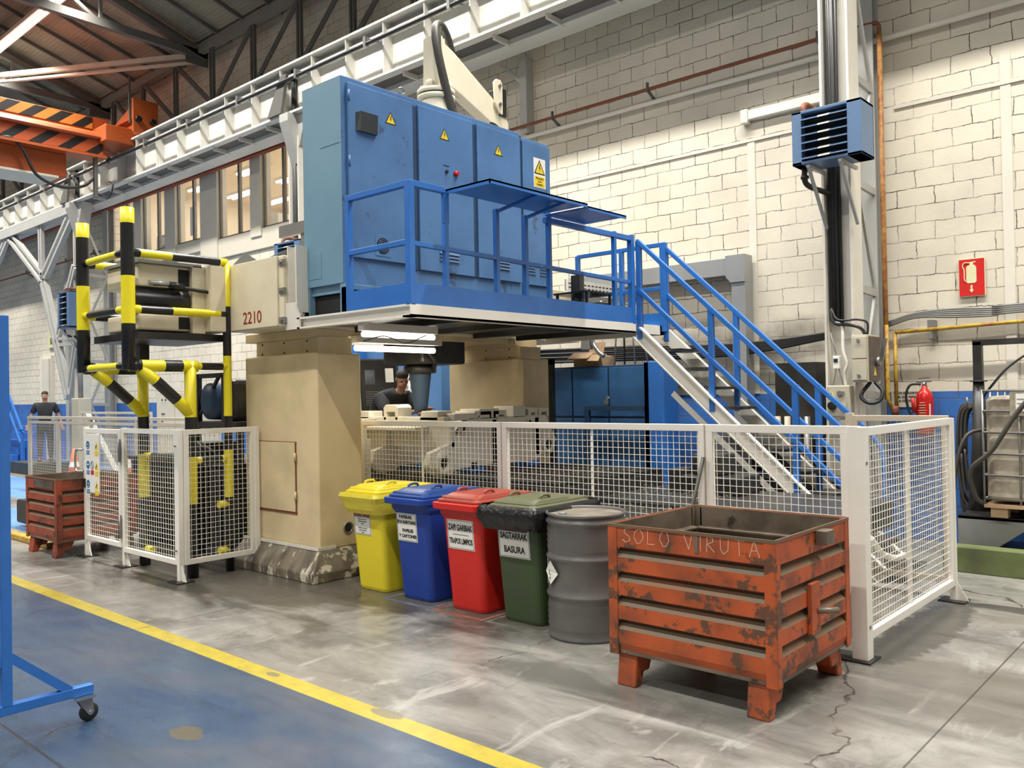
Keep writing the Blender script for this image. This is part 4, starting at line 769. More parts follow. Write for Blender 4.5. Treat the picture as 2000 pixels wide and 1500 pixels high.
sf = T('mesh_fence', 'side mesh fence at the far right corner running towards the wall', 'fence', (-1.97, 6.5, 0))
panel(sf, 'y', -1.97, 5.56, 7.5, .13, 1.485, .055, mids=(6.49,)); fpost(sf, -1.97, 7.53, 1.48); obj('post', MB().box(-1.985, -1.945, 5.5, 5.6, .012, 1.49), M['whitefence'], sf, .003)
for z in (.22, 1.26): obj('bolt', MB().lathe([(.012, -1.985), (.012, -1.94)], (0, 5.545, z), 10, 'x'), M['steel'], sf)
rf = T('mesh_fence', 'short return of dirty mesh fence behind the side fence near the gas pipe', 'fence', (-2.4, 7.58, 0))
panel(rf, 'x', 7.6, -2.78, -2.0, .13, 1.5, .05, M['creamfence']); obj('post', MB().box(-2.83, -2.77, 7.57, 7.63, 0, 1.52), M['creamfence'], rf)
lf = T('mesh_fence', 'white mesh cage with a gate round the striped barrier posts at the left', 'fence', (-8.5, 4.2, 0))
panel(lf, 'x', 3.95, -9.03, -7.84, .16, 1.455, .05); panel(lf, 'y', -7.8, 3.98, 4.74, .16, 1.455, .05)
gt = panel(lf, 'x', 3.95, -9.98, -9.07, .2, 1.44, .05, name='gate')
for x, y in ((-7.82, 3.95), (-9.05, 3.97), (-10.02, 3.97), (-7.8, 4.76)): fpost(lf, x, y, 1.455)
for z in (.42, 1.22): obj('hinge', MB().box(-9.075, -9.045, 3.915, 3.93, z - .12, z + .12).tube([(-9.06, 3.915, z - .12), (-9.06, 3.915, z + .12)], .012, 8), M['steel'], gt)
obj('gate_handle', MB().tube(spline([(-9.99, 3.92, 1.2), (-10.06, 3.88, 1.2), (-10.1, 3.88, 1.15), (-10.1, 3.88, 1.0), (-10.06, 3.88, .96), (-9.99, 3.92, .96)], 4), .012, 8), M['chrome'], gt); obj('gate_lock', MB().box(-10.0, -9.95, 3.91, 3.93, .78, .88), M['black'], gt)
for z in (.3, 1.3): obj('bolt', MB().lathe([(.01, 3.91), (.01, 3.93)], (-7.84, 0, z), 8, 'y'), M['steel'], lf)
# safety sign on the gate
sg = T('safety_sign', 'white safety sign with blue and yellow symbols on the mesh gate', 'sign', (-9.72, 3.92, 1.05))
X0, X1 = -9.88, -9.53
obj('board', MB().box(X0, X1, 3.905, 3.912, .74, 1.385), M['paper'], sg, .004)
yy = 3.9045
for i, z in enumerate((1.26, 1.04, .83)):
    o = obj('mandatory_symbol', MB().lathe([(.045, yy - .001), (.045, yy)], (X0 + .06, 0, z), 24, 'y'), M['signblue'], sg)
    obj('symbol_figure', (MB().lathe([(.018, yy - .003), (.018, yy - .001)], (X0 + .06, 0, z - .006), 12, 'y').box(X0 + .045, X0 + .075, yy - .003, yy - .001, z - .03, z + .0) if i != 1 else MB().box(X0 + .035, X0 + .085, yy - .003, yy - .001, z - .002, z + .012)), M['paper'], o)
    obj('mandatory_text', MB().box(X0 + .02, X0 + .1, yy - .001, yy, z - .105, z - .06), M['signblue'], sg); obj('text_lines', MB().box(X0 + .03, X0 + .09, yy - .002, yy - .001, z - .077, z - .073).box(X0 + .03, X0 + .09, yy - .002, yy - .001, z - .09, z - .086), M['paper'], sg)
    o = obj('hazard_symbol', MB().prism([(X1 - .11, z - .045), (X1 - .02, z - .045), (X1 - .065, z + .045)], 'y', yy - .001, yy), M['signyellow'], sg)
    obj('hazard_mark', MB().bar((X1 - .08, yy - .002, z - .03), (X1 - .055, yy - .002, z + .01), .009, .002), M['ink'], o)
    obj('hazard_text', MB().box(X1 - .11, X1 - .02, yy - .001, yy, z - .115, z - .062), M['signyellow'], sg)
c = MB()
for k in range(20):
    a, b2 = k * math.pi / 10, (k + 1) * math.pi / 10; c.bar((X0 + .17 + .036 * math.cos(a), yy - .001, 1.04 + .042 * math.sin(a)), (X0 + .17 + .036 * math.cos(b2), yy - .001, 1.04 + .042 * math.sin(b2)), .006, .002, (0, 1, 0))
c.bar((X0 + .15, yy - .001, 1.07), (X0 + .19, yy - .001, 1.01), .006, .002, (0, 1, 0)); obj('prohibition_symbol', c, M['ink'], sg); obj('prohibition_text', MB().box(X0 + .135, X0 + .21, yy - .001, yy, .935, .985), M['red'], sg)
# ================================================================== STRIPED BARRIER
bf = T('safety_barrier', 'yellow and black striped pipe barrier guarding the machine motor', 'barrier', (-8.4, 4.1, 0))
YB = [M['yellow'], M['black']]; Yw, Bk = 0, 1
def pipe(name, pts, cols, r, par=bf, n=18):
    """pts split the pipe where the colour changes"""
    b = MB(); b.tube(pts, r, n, cols); return obj(name, b, YB, par)
def V(x, y, zs): return [(x, y, z) for z in zs]
xa, xb, ya, yb, yc = -8.95, -7.93, 3.53, 4.13, 4.53
pipe('corner_post', V(xb, ya, (3.54, 3.395, 2.905, 2.46, 2.03)), (Yw, Bk, Yw, Bk), .062)
pipe('corner_post', V(xa, ya, (3.54, 3.395, 2.905, 2.46, 2.03)), (Yw, Bk, Yw, Bk), .062)
pipe('rear_post', V(xb, yc, (3.12, 2.68, 2.18, 1.57, 1.23, .75, 0)), (Yw, Bk, Yw, Bk, Yw, Bk), .041)
pipe('lower_post', V(xb, yb, (2.12, 1.57, 1.18, .72, 0)), (Yw, Bk, Yw, Bk), .056)
pipe('lower_post', V(xa, yb, (2.12, 1.57, 1.18, .72, 0)), (Yw, Bk, Yw, Bk), .056)
for x in (xa, xb):
    pipe('diagonal_strut', [(x, 3.62, 2.06), (x, 3.78, 1.93), (x, 3.99, 1.74), (x, 4.13, 1.6)], (Yw, Bk, Yw), .056)
for z, r, c in ((3.13, .04, (Bk, Yw, Bk, Yw)), (2.6, .04, (Yw, Bk, Yw, Bk)), (2.07, .056, (Bk, Yw, Bk, Yw))):
    for x in (xa, xb):
        dz = .0
        if z == 2.07: pipe('side_rail', [(x, 3.53, z), (x, 3.62, z), (x, 3.86, z), (x, 4.04, z), (x, 4.2, z)], c, r); x == xb and pipe('side_rail', [(x, 4.2, z), (x, 4.24, z), (x, 4.47, z), (x, 4.53, z)], (Yw, Bk, Yw), .036)
        elif x == xa: pipe('side_rail', [(x, 3.53, z), (x, 3.64, z), (x, 3.95, z), (x, 4.05, z)], c[:3], r)
        else: pipe('side_rail', [(x, 3.53, z), (x, 3.64, z), (x, 3.95, z), (x, 4.45, z), (x, 4.53, z)], c, r)
    pipe('front_rail', [(xa, ya, z), (xa + .16, ya, z), (xb - .2, ya, z), (xb, ya, z)], (c[0], c[1] if z != 2.6 else Bk, c[0]), .036 if z < 3 else .036)
for x in (xa, xb): pipe('ball_end', [(x, 3.60, 2.07), (x, 3.63, 2.07)], (Bk,), .066)
pipe('low_rail', [(xa, yb, 1.16), (xa + .2, yb, 1.16), (xb - .2, yb, 1.16), (xb, yb, 1.16)], (Yw, Bk, Yw), .034)
for x in (xb,): pipe('low_rail', [(x, yb, 1.14), (x, yb + .1, 1.14), (x, yc - .08, 1.14), (x, yc, 1.14)], (Yw, Bk, Yw), .034)
for p_, q_ in (((xb, yc, .68), (xb, yc - .12, .68)), ((xb, yc, .22), (xb, yc - .12, .22)), ((xa, yb, .18), (xa + .18, yb, .18))): pipe('stub', [p_, q_], (Yw,), .034)
# dark power unit inside the cage and pump set beside the column
hp = T('hydraulic_unit', 'oily black hydraulic unit inside the white mesh cage', 'hydraulic unit', (-9.2, 5.0, 0))
obj('tank', MB().box(-10.6, -8.2, 4.75, 5.55, .12, 1.02), M['grime'], hp, .02)
fb = MB()
for i in range(19): fb.box(-10.56 + i * .12, -10.5 + i * .12, 4.72, 4.75, .15, 1.0)
obj('cooling_fins', fb, M['black'], hp)
obj('lid', MB().box(-10.65, -8.15, 4.7, 5.6, 1.02, 1.06), M['black'], hp); obj('valve_block', MB().box(-9.4, -8.9, 4.8, 5.2, 1.06, 1.25), M['grime'], hp, .01)
obj('foot', MB().box(-10.4, -10.2, 4.8, 5.5, 0, .12), M['black'], hp); obj('foot', MB().box(-8.5, -8.3, 4.8, 5.5, 0, .12), M['black'], hp)
for k in range(4): obj('hose', MB().tube(spline([(-9.3 + k * .1, 4.9, 1.2), (-9.2 + k * .15, 4.7, 1.35 - k * .04), (-8.8 + k * .12, 4.72, 1.1), (-8.5 + k * .1, 4.8, .8 - k * .1)]), .018, 6), M['cable'], hp)
pu = T('pump_set', 'dark blue pump and motor on a steel bench left of the cream column', 'pump', (-8.9, 5.1, 1.42))
obj('bench_top', MB().box(-9.2, -8.15, 4.75, 5.6, 1.42, 1.5), M['grime'], pu, .01)
for x in (-9.15, -8.25):
    for y in (4.8, 5.48): obj('leg', MB().box(x, x + .06, y, y + .06, 1.06, 1.42), M['grime'], pu)
obj('motor', MB().lathe([(.1, 4.72), (.2, 4.76), (.22, 5.1), (.2, 5.3), (.1, 5.34)], (-8.72, 0, 1.72), 24, 'y'), M['bluedark'], pu)
obj('pump_guard', MB().box(-8.5, -8.3, 4.8, 5.5, 1.5, 1.95), M['grime'], pu, .05); obj('frame', MB().bar((-8.95, 4.76, 1.5), (-8.95, 4.76, 2.02), .05).bar((-8.95, 4.76, 2.0), (-8.4, 4.76, 2.0), .05).bar((-8.4, 4.76, 2.0), (-8.4, 4.76, 1.5), .05).bar((-8.95, 4.76, 1.55), (-8.5, 4.76, 2.0), .03), M['grime'], pu)
t = T('coolant_drum', 'cream steel tank standing behind the mesh cage panel', 'tank', (-9.9, 5.7, 0)); obj('body', MB().lathe([(.18, 0), (.2, .02), (.2, .98), (.17, 1.0)], (-9.9, 5.9, 0), 24), M['creamfence'], t); obj('lid_ring', MB().lathe([(.205, .94), (.212, .96), (.205, .98)], (-9.9, 5.9, 0), 24, cap=False), M['steel'], t)
# ================================================================== BINS
def bin_(cx, nm, label, body, lid, lbl, bag=None, cat='bin'):
    t = T('wheelie_bin', label, cat, (cx, 5.1, 0), 'wheelie bins in front of the fence')
    yf = 4.86; pr = [(0, .19, yf + .01, 5.33), (.03, .195, yf, 5.34), (.45, .21, yf - .035, 5.37), (.74, .222, yf - .06, 5.4), (.78, .238, yf - .085, 5.42), (.83, .242, yf - .095, 5.43)]
    obj('body', MB().loft([rrect(cx, (a + b) / 2, w, (b - a) / 2, .055, z) for z, w, a, b in pr], sm=False), body, t, .006)
    obj('rim', MB().loft([rrect(cx, 5.08, w, h, .04, z) for z, w, h in ((.825, .245, .365), (.83, .25, .37), (.875, .252, .372), (.88, .245, .365))]), body if lid is not M['bingreenlid'] else M['bingreen'], t, .004)
    ld = obj('lid', MB().loft([rrect(cx, 5.1, w, h, .05, z) for z, w, h in ((.88, .235, .355), (.9, .235, .355), (.905, .215, .335), (.925, .21, .33))]), lid, t, .006)
    obj('lid_panel', MB().loft([rrect(cx, 5.03 + dy, w, h, .05, z) for z, w, h, dy in ((.925, .19, .23, 0), (.945, .175, .2, .02), (.95, .15, .17, .03))]), lid, ld, .006)
    obj('handle_bar', MB().tube([(cx - .2, 5.48, .9), (cx + .2, 5.48, .9)], .016, 8), lid, t)
    for s in (-1, 1): obj('lid_grip', MB().tube(spline([(cx + s * .15, 4.92, .915), (cx + s * .15, 4.93, .965), (cx + s * .15, 5.02, .968), (cx + s * .15, 5.03, .935)], 4), .012, 6), lid, ld)
    for s in (-1, 1): obj('wheel', MB().lathe([(.03, -.03), (.1, -.025), (.1, .025), (.03, .03)], (cx + s * .2, 5.4, .1), 20, 'x'), M['rubber'], t)
    def F(z, dx=0, dy=0): 
        y = yf - .035 * z / .45 - .0012 - dy
        return y
    lbl(t, cx, F)
    if bag: bag(t, cx)
    return t
def plate(t, x0, x1, z0, z1, F, border=True):
    o = obj('label_plate', MB().hexa([(x0, F(z0, dy=.003), z0), (x1, F(z0, dy=.003), z0), (x1, F(z0) + .004, z0), (x0, F(z0) + .004, z0), (x0, F(z1, dy=.003), z1), (x1, F(z1, dy=.003), z1), (x1, F(z1) + .004, z1), (x0, F(z1) + .004, z1)]), M['paper'], t)
    if border:
        b = MB(); e = .006
        for (a, c_, d, g) in ((x0 + e, x1 - e, z0 + e, z0 + e + .003), (x0 + e, x1 - e, z1 - e - .003, z1 - e), (x0 + e, x0 + e + .003, z0 + e, z1 - e), (x1 - e - .003, x1 - e, z0 + e, z1 - e)):
            b.hexa([(a, F(d, dy=.004), d), (c_, F(d, dy=.004), d), (c_, F(d), d), (a, F(d), d), (a, F(g, dy=.004), g), (c_, F(g, dy=.004), g), (c_, F(g), g), (a, F(g), g)])
        obj('label_border', b, M['ink'], o)
    return o
TL = R(-4.4)
def words(o, lines, F, m='ink'):
    for txt, x, z, s, sx, bo in lines:
        if txt: obj('lettering', MB().text(txt, s, FRONT(x, F(z, dy=.0042), z, sx, R(4.45)), .0006, bo), M[m], o)
def l_y(t, cx, F):
    o = plate(t, cx - .17, cx + .06, .5, .71, F); words(o, [('PLASTIKOA / ENVASES', cx - .055, .675, .042, .5, .0012)], F, 'stencil'); words(o, [(q, cx - .055, .64 - i * .02, .015, 1, 0) for i, q in enumerate(('Botilak, poteak, latak', 'plastikozko poltsak', 'bricks', '', 'Botellas, botes, latas', 'bolsas de plastico', 'bricks'))], F)
def l_b(t, cx, F):
    o = plate(t, cx - .175, cx + .075, .5, .74, F); words(o, [('PAPERAK', cx - .06, .708, .04, 1, .0014), ('ETA KARTOIAK', cx - .05, .664, .036, .92, .0014), ('PAPELES', cx - .04, .592, .038, 1, .0014), ('Y CARTONES', cx - .045, .545, .038, .95, .0014)], F)
def l_r(t, cx, F):
    o = plate(t, cx - .16, cx + .135, .5, .74, F); words(o, [('ZAPI GARBIAK', cx - .012, .675, .066, .62, .0018), ('TRAPOS LIMPIOS', cx - .012, .565, .062, .56, .0018)], F); obj('dividing_line', MB().box(cx - .1, cx + .08, F(.62, dy=.0048), F(.62), .619, .622), M['ink'], o)
def l_g(t, cx, F):
    o = plate(t, cx - .175, cx + .135, .5, .72, F); words(o, [('SAGTARRAK', cx - .02, .665, .066, .72, .0018), ('BASURA', cx - .02, .56, .07, .82, .0018)], F)
def bag_y(t, cx):
    b = MB(); b.loft([rrect(cx, 5.09, .268, .395, .06, .885), rrect(cx, 5.09, .28, .405, .06, .85), rrect(cx, 5.09, .262, .385, .07, .8), rrect(cx, 5.1, .252, .375, .08, .74), rrect(cx, 5.1, .245, .355, .08, .70)], cap=False); o = obj('bin_bag', b, M['bagyellow'], t)
def bag_k(t, cx):
    rs = []; random.seed(5)
    for z, w, h in ((.905, .27, .395), (.885, .3, .42), (.82, .305, .425), (.78, .29, .41), (.745, .262, .385)):
        r = rrect(cx + .01, 5.08, w, h, .06, z, 7); rs.append([(x + random.uniform(-.008, .008), y + random.uniform(-.008, .008), zz + (random.uniform(-.03, .02) if z < .76 else random.uniform(-.006, .006))) for x, y, zz in r])
    o = obj('bin_bag', MB().loft(rs, cap=False, sm=True), M['bagblack'], t); return o
bin_(-6.08, 'y', 'yellow wheelie bin with a yellow bag, nearest the cream column', M['binyellow'], M['binyellow'], l_y, bag_y)
bin_(-5.48, 'b', 'dark blue wheelie bin for paper and cardboard', M['binblue'], M['binbluelid'], l_b)
bin_(-4.87, 'r', 'red wheelie bin for clean rags', M['binred'], M['binredlid'], l_r)
bin_(-4.29, 'g', 'green wheelie bin for rubbish with a black bag folded over its rim', M['bingreen'], M['bingreenlid'], l_g, bag_k)
def mark(n, cx, m, s=.3):
    b = MB(); x0, x1, y0, y1 = cx - s, cx + s, 4.72, 5.5; w_ = .035
    b.box(x0, x1, y0, y0 + w_, 0, .0015).box(x0, x0 + w_, y0 + w_, y1, 0, .0015).box(x1 - w_, x1, y0 + w_, y1, 0, .0015); struct('trim_%d' % n, b, m)
mark(20, -5.47, mat('mark_blue', (.1, .14, .22), .6, c2=(.25, .25, .24), amt=.9, s=9)); mark(21, -4.86, mat('mark_red', (.3, .09, .05), .6, c2=(.28, .22, .18), amt=.8, s=9), .285); mark(22, -4.27, mat('mark_grey', (.12, .13, .1), .6, c2=(.25, .25, .22), amt=.8, s=9), .28)
# ------------------------------------------------------------------ drum
dm = T('steel_drum', 'grey ribbed steel drum between the green bin and the orange crate', 'drum', (-3.74, 4.96, 0))
prof = [(.275, 0), (.287, .005), (.287, .02), (.28, .03)]
for z in (.07, .11, .15, .19): prof += [(.28, z), (.287, z + .02)]
prof += [(.28, .25), (.28, .285), (.292, .3), (.292, .312), (.28, .325), (.28, .40)]
prof += [(.28, .55), (.292, .565), (.292, .577), (.28, .59)]
for z in (.62, .66, .70, .74): prof += [(.28, z), (.287, z + .02)]
prof += [(.28, .80), (.292, .815), (.292, .83), (.276, .845), (.276, .868), (.287, .872), (.29, .882), (.284, .888), (.278, .882), (.276, .86)]
obj('shell', MB().lathe(prof, (-3.74, 4.96, 0), 56, cap=False), M['drum'], dm); obj('lid', MB().lathe([(.277, .862), (.27, .866)], (-3.74, 4.96, 0), 56), mat('drum_lid', (.2, .17, .13), .5, c2=(.1, .08, .06), s=6, amt=.9), dm)
obj('bottom', MB().lathe([(.27, .001), (.28, .01)], (-3.74, 4.96, 0), 32), M['drum'], dm); obj('bung', MB().lathe([(.03, .866), (.03, .876), (.02, .878)], (-3.86, 4.84, 0), 16), M['steel'], dm); obj('closing_ring', MB().lathe([(.288, .868), (.295, .876), (.288, .888)], (-3.74, 4.96, 0), 56, cap=False), M['steel'], dm)
lb = MB(); a0 = R(218)
def dp(a, z, r=.2855): return (-3.74 + r * math.cos(a), 4.96 + r * math.sin(a), z)
def dquad(b, a, z, s, r, n=6):
    P_ = [dp(a - s / .28, z, r), dp(a, z - s, r), dp(a + s / .28, z, r), dp(a, z + s, r)]; b.face([b.b.verts.new(p) for p in P_])
dquad(lb, R(247), .47, .085, .3, 6); o = obj('hazard_label', lb, M['paper'], dm)
lb = MB(); lb.face([lb.b.verts.new(dp(R(a), z, .2835)) for a, z in ((221, .37), (228, .37), (228, .57), (221, .57))]); obj('label', lb, M['paper'], dm)
lb = MB(); C0 = Vector(dp(R(247), .47, .303)); n_ = Vector((math.cos(R(247)), math.sin(R(247)), 0)); tx = Vector((-n_.y, n_.x, 0))
lb.text('L', .05, Matrix((tx, Vector((0, 0, 1)), n_)).transposed().to_4x4() if False else Matrix.Translation(C0) @ Matrix.Rotation(R(337), 4, 'Z') @ Matrix.Rotation(R(90), 4, 'X')).text('x', .03, Matrix.Translation(C0 + Vector((0, 0, -.035))) @ Matrix.Rotation(R(337), 4, 'Z') @ Matrix.Rotation(R(90), 4, 'X')); obj('label_mark', lb, M['ink'], o)
# ------------------------------------------------------------------ steel stillage crates
def crate(label, x0, x1, y0, y1, zb, zt, body, writing=False, old=False):
    t = T('steel_crate', label, 'crate', ((x0 + x1) / 2, (y0 + y1) / 2, 0)); H_ = zt - zb; pr = []
    z = zb + .0; rib = (H_ - .17) / 4.0; d = .045
    pf_ = [(zb, 0.012)]
    for i in range(4):
        a = zb + .04 + i * rib; pf_ += [(a, .0), (a + rib * .58, .0), (a + rib * .88, d), (a + rib * .95, d), (a + rib * 1.0, 0)]
    pf_ += [(zt - .12, .0), (zt, .0)]
    def wall(nm, ax, c, u0, u1, sgn):
        # profile z/offset, the skin steps inwards at each rib; sgn is the outward direction
        th = .012; out = [(z_, c - sgn * o_) for z_, o_ in pf_]; inn = [(z_, c - sgn * (o_ + th)) for z_, o_ in pf_][::-1]; b = MB()
        for i in range(len(pf_) - 1):
            (za, oa), (zb_, ob) = pf_[i], pf_[i + 1]; b.mi = 0 if abs(oa - ob) < 1e-4 and oa < .01 or i == 0 else (1 if ob < oa else 0)
            q = [(c - sgn * oa, za), (c - sgn * ob, zb_), (c - sgn * (ob + th), zb_), (c - sgn * (oa + th), za)]
            f = (lambda u, o_, z_: (u, o_, z_)) if ax == 'x' else (lambda u, o_, z_: (o_, u, z_))
            P0 = [f(u0, *v) for v in q]; P1 = [f(u1, *v) for v in q]; A = [b.b.verts.new(p) for p in P0]; B = [b.b.verts.new(p) for p in P1]
            for k in range(4):
                b.mi = ((0 if not (ob > oa + .005) else 1) if k == 0 else 2 if k == 2 else 0)
                b.face([A[k], A[(k + 1) % 4], B[(k + 1) % 4], B[k]])
        bmesh.ops.remove_doubles(b.b, verts=b.b.verts, dist=1e-5)
        return obj(nm, b, [body, M['craterib'], M['cratein']], t)
    w1 = wall('side_wall', 'x', y0, x0 + .05, x1 - .05, -1); wall('side_wall', 'x', y1, x0 + .05, x1 - .05, 1); w2 = wall('side_wall', 'y', x1, y0 + .05, y1 - .05, 1); wall('side_wall', 'y', x0, y0 + .05, y1 - .05, -1)
    for x in (x0, x1):
        for y in (y0, y1):
            sx, sy = (1 if x == x0 else -1), (1 if y == y0 else -1)
            obj('corner_liner', MB().box(x + sx * .009, x + sx * .06, y + sy * .009, y + sy * .012, zb, zt - .01).box(x + sx * .009, x + sx * .012, y + sy * .012, y + sy * .06, zb, zt - .01), M['cratein'], t)
            obj('corner_angle', MB().box(x - sx * .004, x + sx * .06, y - sy * .004, y + sy * .008, zb - .03, zt).box(x - sx * .004, x + sx * .008, y, y + sy * .06, zb - .03, zt), body, t, .003)
    obj('rim', MB().box(x0, x1, y0 - .006, y0 + .002, zt - .012, zt + .006).box(x0, x1, y1, y1 + .008, zt - .012, zt + .006).box(x0 - .006, x0 + .002, y0, y1, zt - .012, zt + .006).box(x1 - .002, x1 + .006, y0, y1, zt - .012, zt + .006), M['craterib'], t)
    obj('floor_plate', MB().box(x0 + .01, x1 - .01, y0 + .01, y1 - .01, zb - .02, zb), M['cratein'], t)
    for x in (x0 + .04, x1 - .18):
        for y, s in ((y0, 1), (y1, -1)):
            obj('foot', MB().prism([(y + s * .03, zb), (y - s * .0, 0.0), (y + s * .07, 0.0), (y + s * .1, zb * .35), (y + s * .16, zb * .35), (y + s * .22, zb)], 'x', x, x + .13), body, t, .01)
    return t, w1, w2
ct, w1, w2 = crate('big orange corrugated steel crate chalked SOLO VIRUTA at the right foreground', -3.0, -1.95, 4.2, 5.22, .21, .95, M['crate'])
b = MB(); random.seed(2)
def stroke(pts, jit=.002):
    for a, c_ in zip(pts, pts[1:]): b.bar((a[0], 4.1985, a[1]), (c_[0], 4.1985, c_[1]), .0024, .001, (0, 1, 0))
G = {'S': [[(1, .9), (.6, 1), (.2, .8), (.3, .6), (.8, .4), (.9, .15), (.4, 0), (0, .1)]], 'O': [[(.5, 1), (.1, .8), (0, .4), (.3, 0), (.7, 0), (1, .4), (.9, .8), (.6, 1)]], 'L': [[(.1, 1), (.05, .05), (.8, 0)]], 'V': [[(0, 1), (.5, 0), (.9, 1)]], 'I': [[(.3, 1), (.35, 0)]], 'R': [[(.1, 0), (.15, 1), (.7, .95), (.75, .65), (.2, .5), (.9, 0)]], 'U': [[(.1, 1), (.1, .2), (.4, 0), (.8, .2), (.85, 1)]], 'T': [[(0, 1), (1, .95)], [(.5, 1), (.55, 0)]], 'A': [[(0, 0), (.5, 1), (1, 0)], [(.2, .4), (.85, .4)]]}
x = -2.9
for ch_ in 'SOLO  VIRUTA':
    if ch_ == ' ': x += .035; continue
    for s in G[ch_]: stroke([(x + px_ * .06 + random.uniform(-.003, .003), .855 + pz * .085 + random.uniform(-.004, .004)) for px_, pz in s])
    x += .086 if ch_ != 'I' else .05
obj('chalk_writing', b, M['chalk'], ct, label='scratched words SOLO VIRUTA')
obj('socket_bracket', MB().box(-1.95, -1.88, 4.72, 4.83, .86, .94), M['cratein'], ct, .004); obj('latch_plate', MB().box(-1.95, -1.925, 4.6, 4.72, .38, .66), M['crate'], ct, .003); obj('latch_pin', MB().tube([(-1.93, 4.68, .5), (-1.84, 4.76, .5)], .018, 10), M['cratein'], ct)
obj('seam_strip', MB().box(-2.42, -2.395, 4.196, 4.2, .84, .95), M['cratein'], ct)
ct2, _, _ = crate('small rusty red corrugated crate left of the mesh gate', -10.98, -10.06, 3.66, 4.55, .2, .88, M['crateold'])
obj('dark_plate', MB().box(-10.7, -10.14, 3.65, 3.66, .77, .86), M['cratein'], ct2)
t = tag(obj('steel_rod', MB().tube([(-3.33, 5.33, .0), (-3.08, 5.5, 1.26)], .014, 8), M['hose']), 'brown steel rod leaning on the fence between the drum and the crate', 'rod')
# ================================================================== COLUMN EQUIPMENT
def heater(x0, y0, z0, w, d, h, label, flip=False):
    t = T('unit_heater', label, 'heater', (x0 + w / 2, y0 + d / 2, z0))
    obj('casing', MB().box(x0, x0 + .1 * w / .7, y0, y0 + d, z0, z0 + h).box(x0 + w * .8, x0 + w, y0, y0 + d, z0, z0 + h).box(x0, x0 + w, y0, y0 + d, z0, z0 + .03).box(x0, x0 + w, y0, y0 + d, z0 + h - .03, z0 + h).box(x0, x0 + w, y0 + d - .02, y0 + d, z0, z0 + h), M['heater'], t, .004)
    obj('core', MB().box(x0 + .05, x0 + w - .05, y0 + .1, y0 + d - .03, z0 + .03, z0 + h - .03), M['dark'], t)
    n = 6
    for i in range(n):
        z = z0 + .05 + (h - .1) * i / (n - .3); xa_, xb_ = x0 + .14 * w, x0 + .8 * w
        l = obj('louvre', MB().hexa([(xa_, y0 - .015, z), (xb_, y0 - .015, z), (xb_, y0 + .05, z + .03), (xa_, y0 + .05, z + .03), (xa_, y0 - .015, z + .008), (xb_, y0 - .015, z + .008), (xb_, y0 + .05, z + .038), (xa_, y0 + .05, z + .038)]), M['heater'], t)
        c = (xa_ + xb_) / 2; obj('white_patch', MB().hexa([(c - .06, y0 - .017, z - .001), (c + .06, y0 - .017, z - .001), (c + .06, y0 + .04, z + .028), (c - .06, y0 + .04, z + .028), (c - .06, y0 - .017, z + .01), (c + .06, y0 - .017, z + .01), (c + .06, y0 + .04, z + .037), (c - .06, y0 + .04, z + .037)]), M['white'], l)
    for x in (x0 + .16, x0 + w * .68): obj('bracket', MB().bar((x, y0 + .02, z0 - .02), (x, 9.3, z0 - .02), .035).bar((x, y0 + .03, z0 - .02), (x, 9.3, z0 - .62), .03), M['galv'], t)
    obj('upper_pipe', MB().tube(spline([(x0 + .07, y0 + .15, z0 + h), (x0 + .07, y0 + .15, z0 + h + .08), (x0 + .07, y0 + .25, z0 + h + .13), (x0 + .07, 9.4, z0 + h + .12)], 4), .032, 10), M['rust'], t); obj('lower_pipe', MB().tube(spline([(x0 + .07, y0 + .15, z0), (x0 + .07, y0 + .15, z0 - .14), (x0 + .1, y0 + .25, z0 - .2), (x0 + .2, 9.4, z0 - .24)], 4), .03, 10).lathe([(.045, z0 - .12), (.045, z0 - .09)], (x0 + .07, y0 + .15, 0), 10), M['grime'], t)
    return t
heater(-3.79, 8.8, 4.12, .73, .36, .57, 'blue louvred unit heater mounted on the right-hand white column')
heater(-13.78, 8.85, 4.0, .8, .36, .6, 'blue unit heater partly hidden behind the cream machine support angle')
h3 = heater(-24.1, 8.85, 3.7, .75, .4, .95, 'blue unit heater beside the striped posts at the far left')
t = T('socket_box', 'cream socket box with yellow lightning label on the column beside the handrail', 'electrical box', (-3.48, 9.22, 1.45))
obj('enclosure', MB().box(-3.62, -3.37, 9.16, 9.29, 1.43, 1.77), M['boxgrey'], t, .012)
obj('switch', MB().lathe([(.03, 9.16), (.03, 9.14)], (-3.47, 0, 1.685), 14, 'y').box(-3.5, -3.42, 9.135, 9.145, 1.665, 1.705), M['steel'], t)
obj('warning_label', MB().prism([(-3.605, 1.63), (-3.525, 1.63), (-3.565, 1.715)], 'y', 9.156, 9.16), M['signyellow'], t); obj('lightning_mark', MB().bar((-3.57, 9.155, 1.69), (-3.56, 9.155, 1.645), .008, .001, (0, 1, 0)), M['ink'], t)
obj('socket', MB().lathe([(.045, 9.16), (.045, 9.12), (.035, 9.118)], (-3.555, 0, 1.555), 18, 'y'), M['black'], t); obj('socket', MB().box(-3.475, -3.405, 9.14, 9.16, 1.515, 1.59).lathe([(.02, 9.14), (.02, 9.135)], (-3.44, 0, 1.552), 12, 'y'), M['boxgrey'], t)
obj('conduit', MB().tube(spline([(-3.44, 9.25, 1.77), (-3.45, 9.24, 1.9), (-3.42, 9.24, 2.0), (-3.46, 9.24, 2.15), (-3.47, 9.25, 2.4), (-3.56, 9.27, 2.46)]), .017, 8), M['white'], t); obj('bracket', MB().box(-3.5, -3.39, 9.2, 9.29, 1.33, 1.42), M['white'], t)
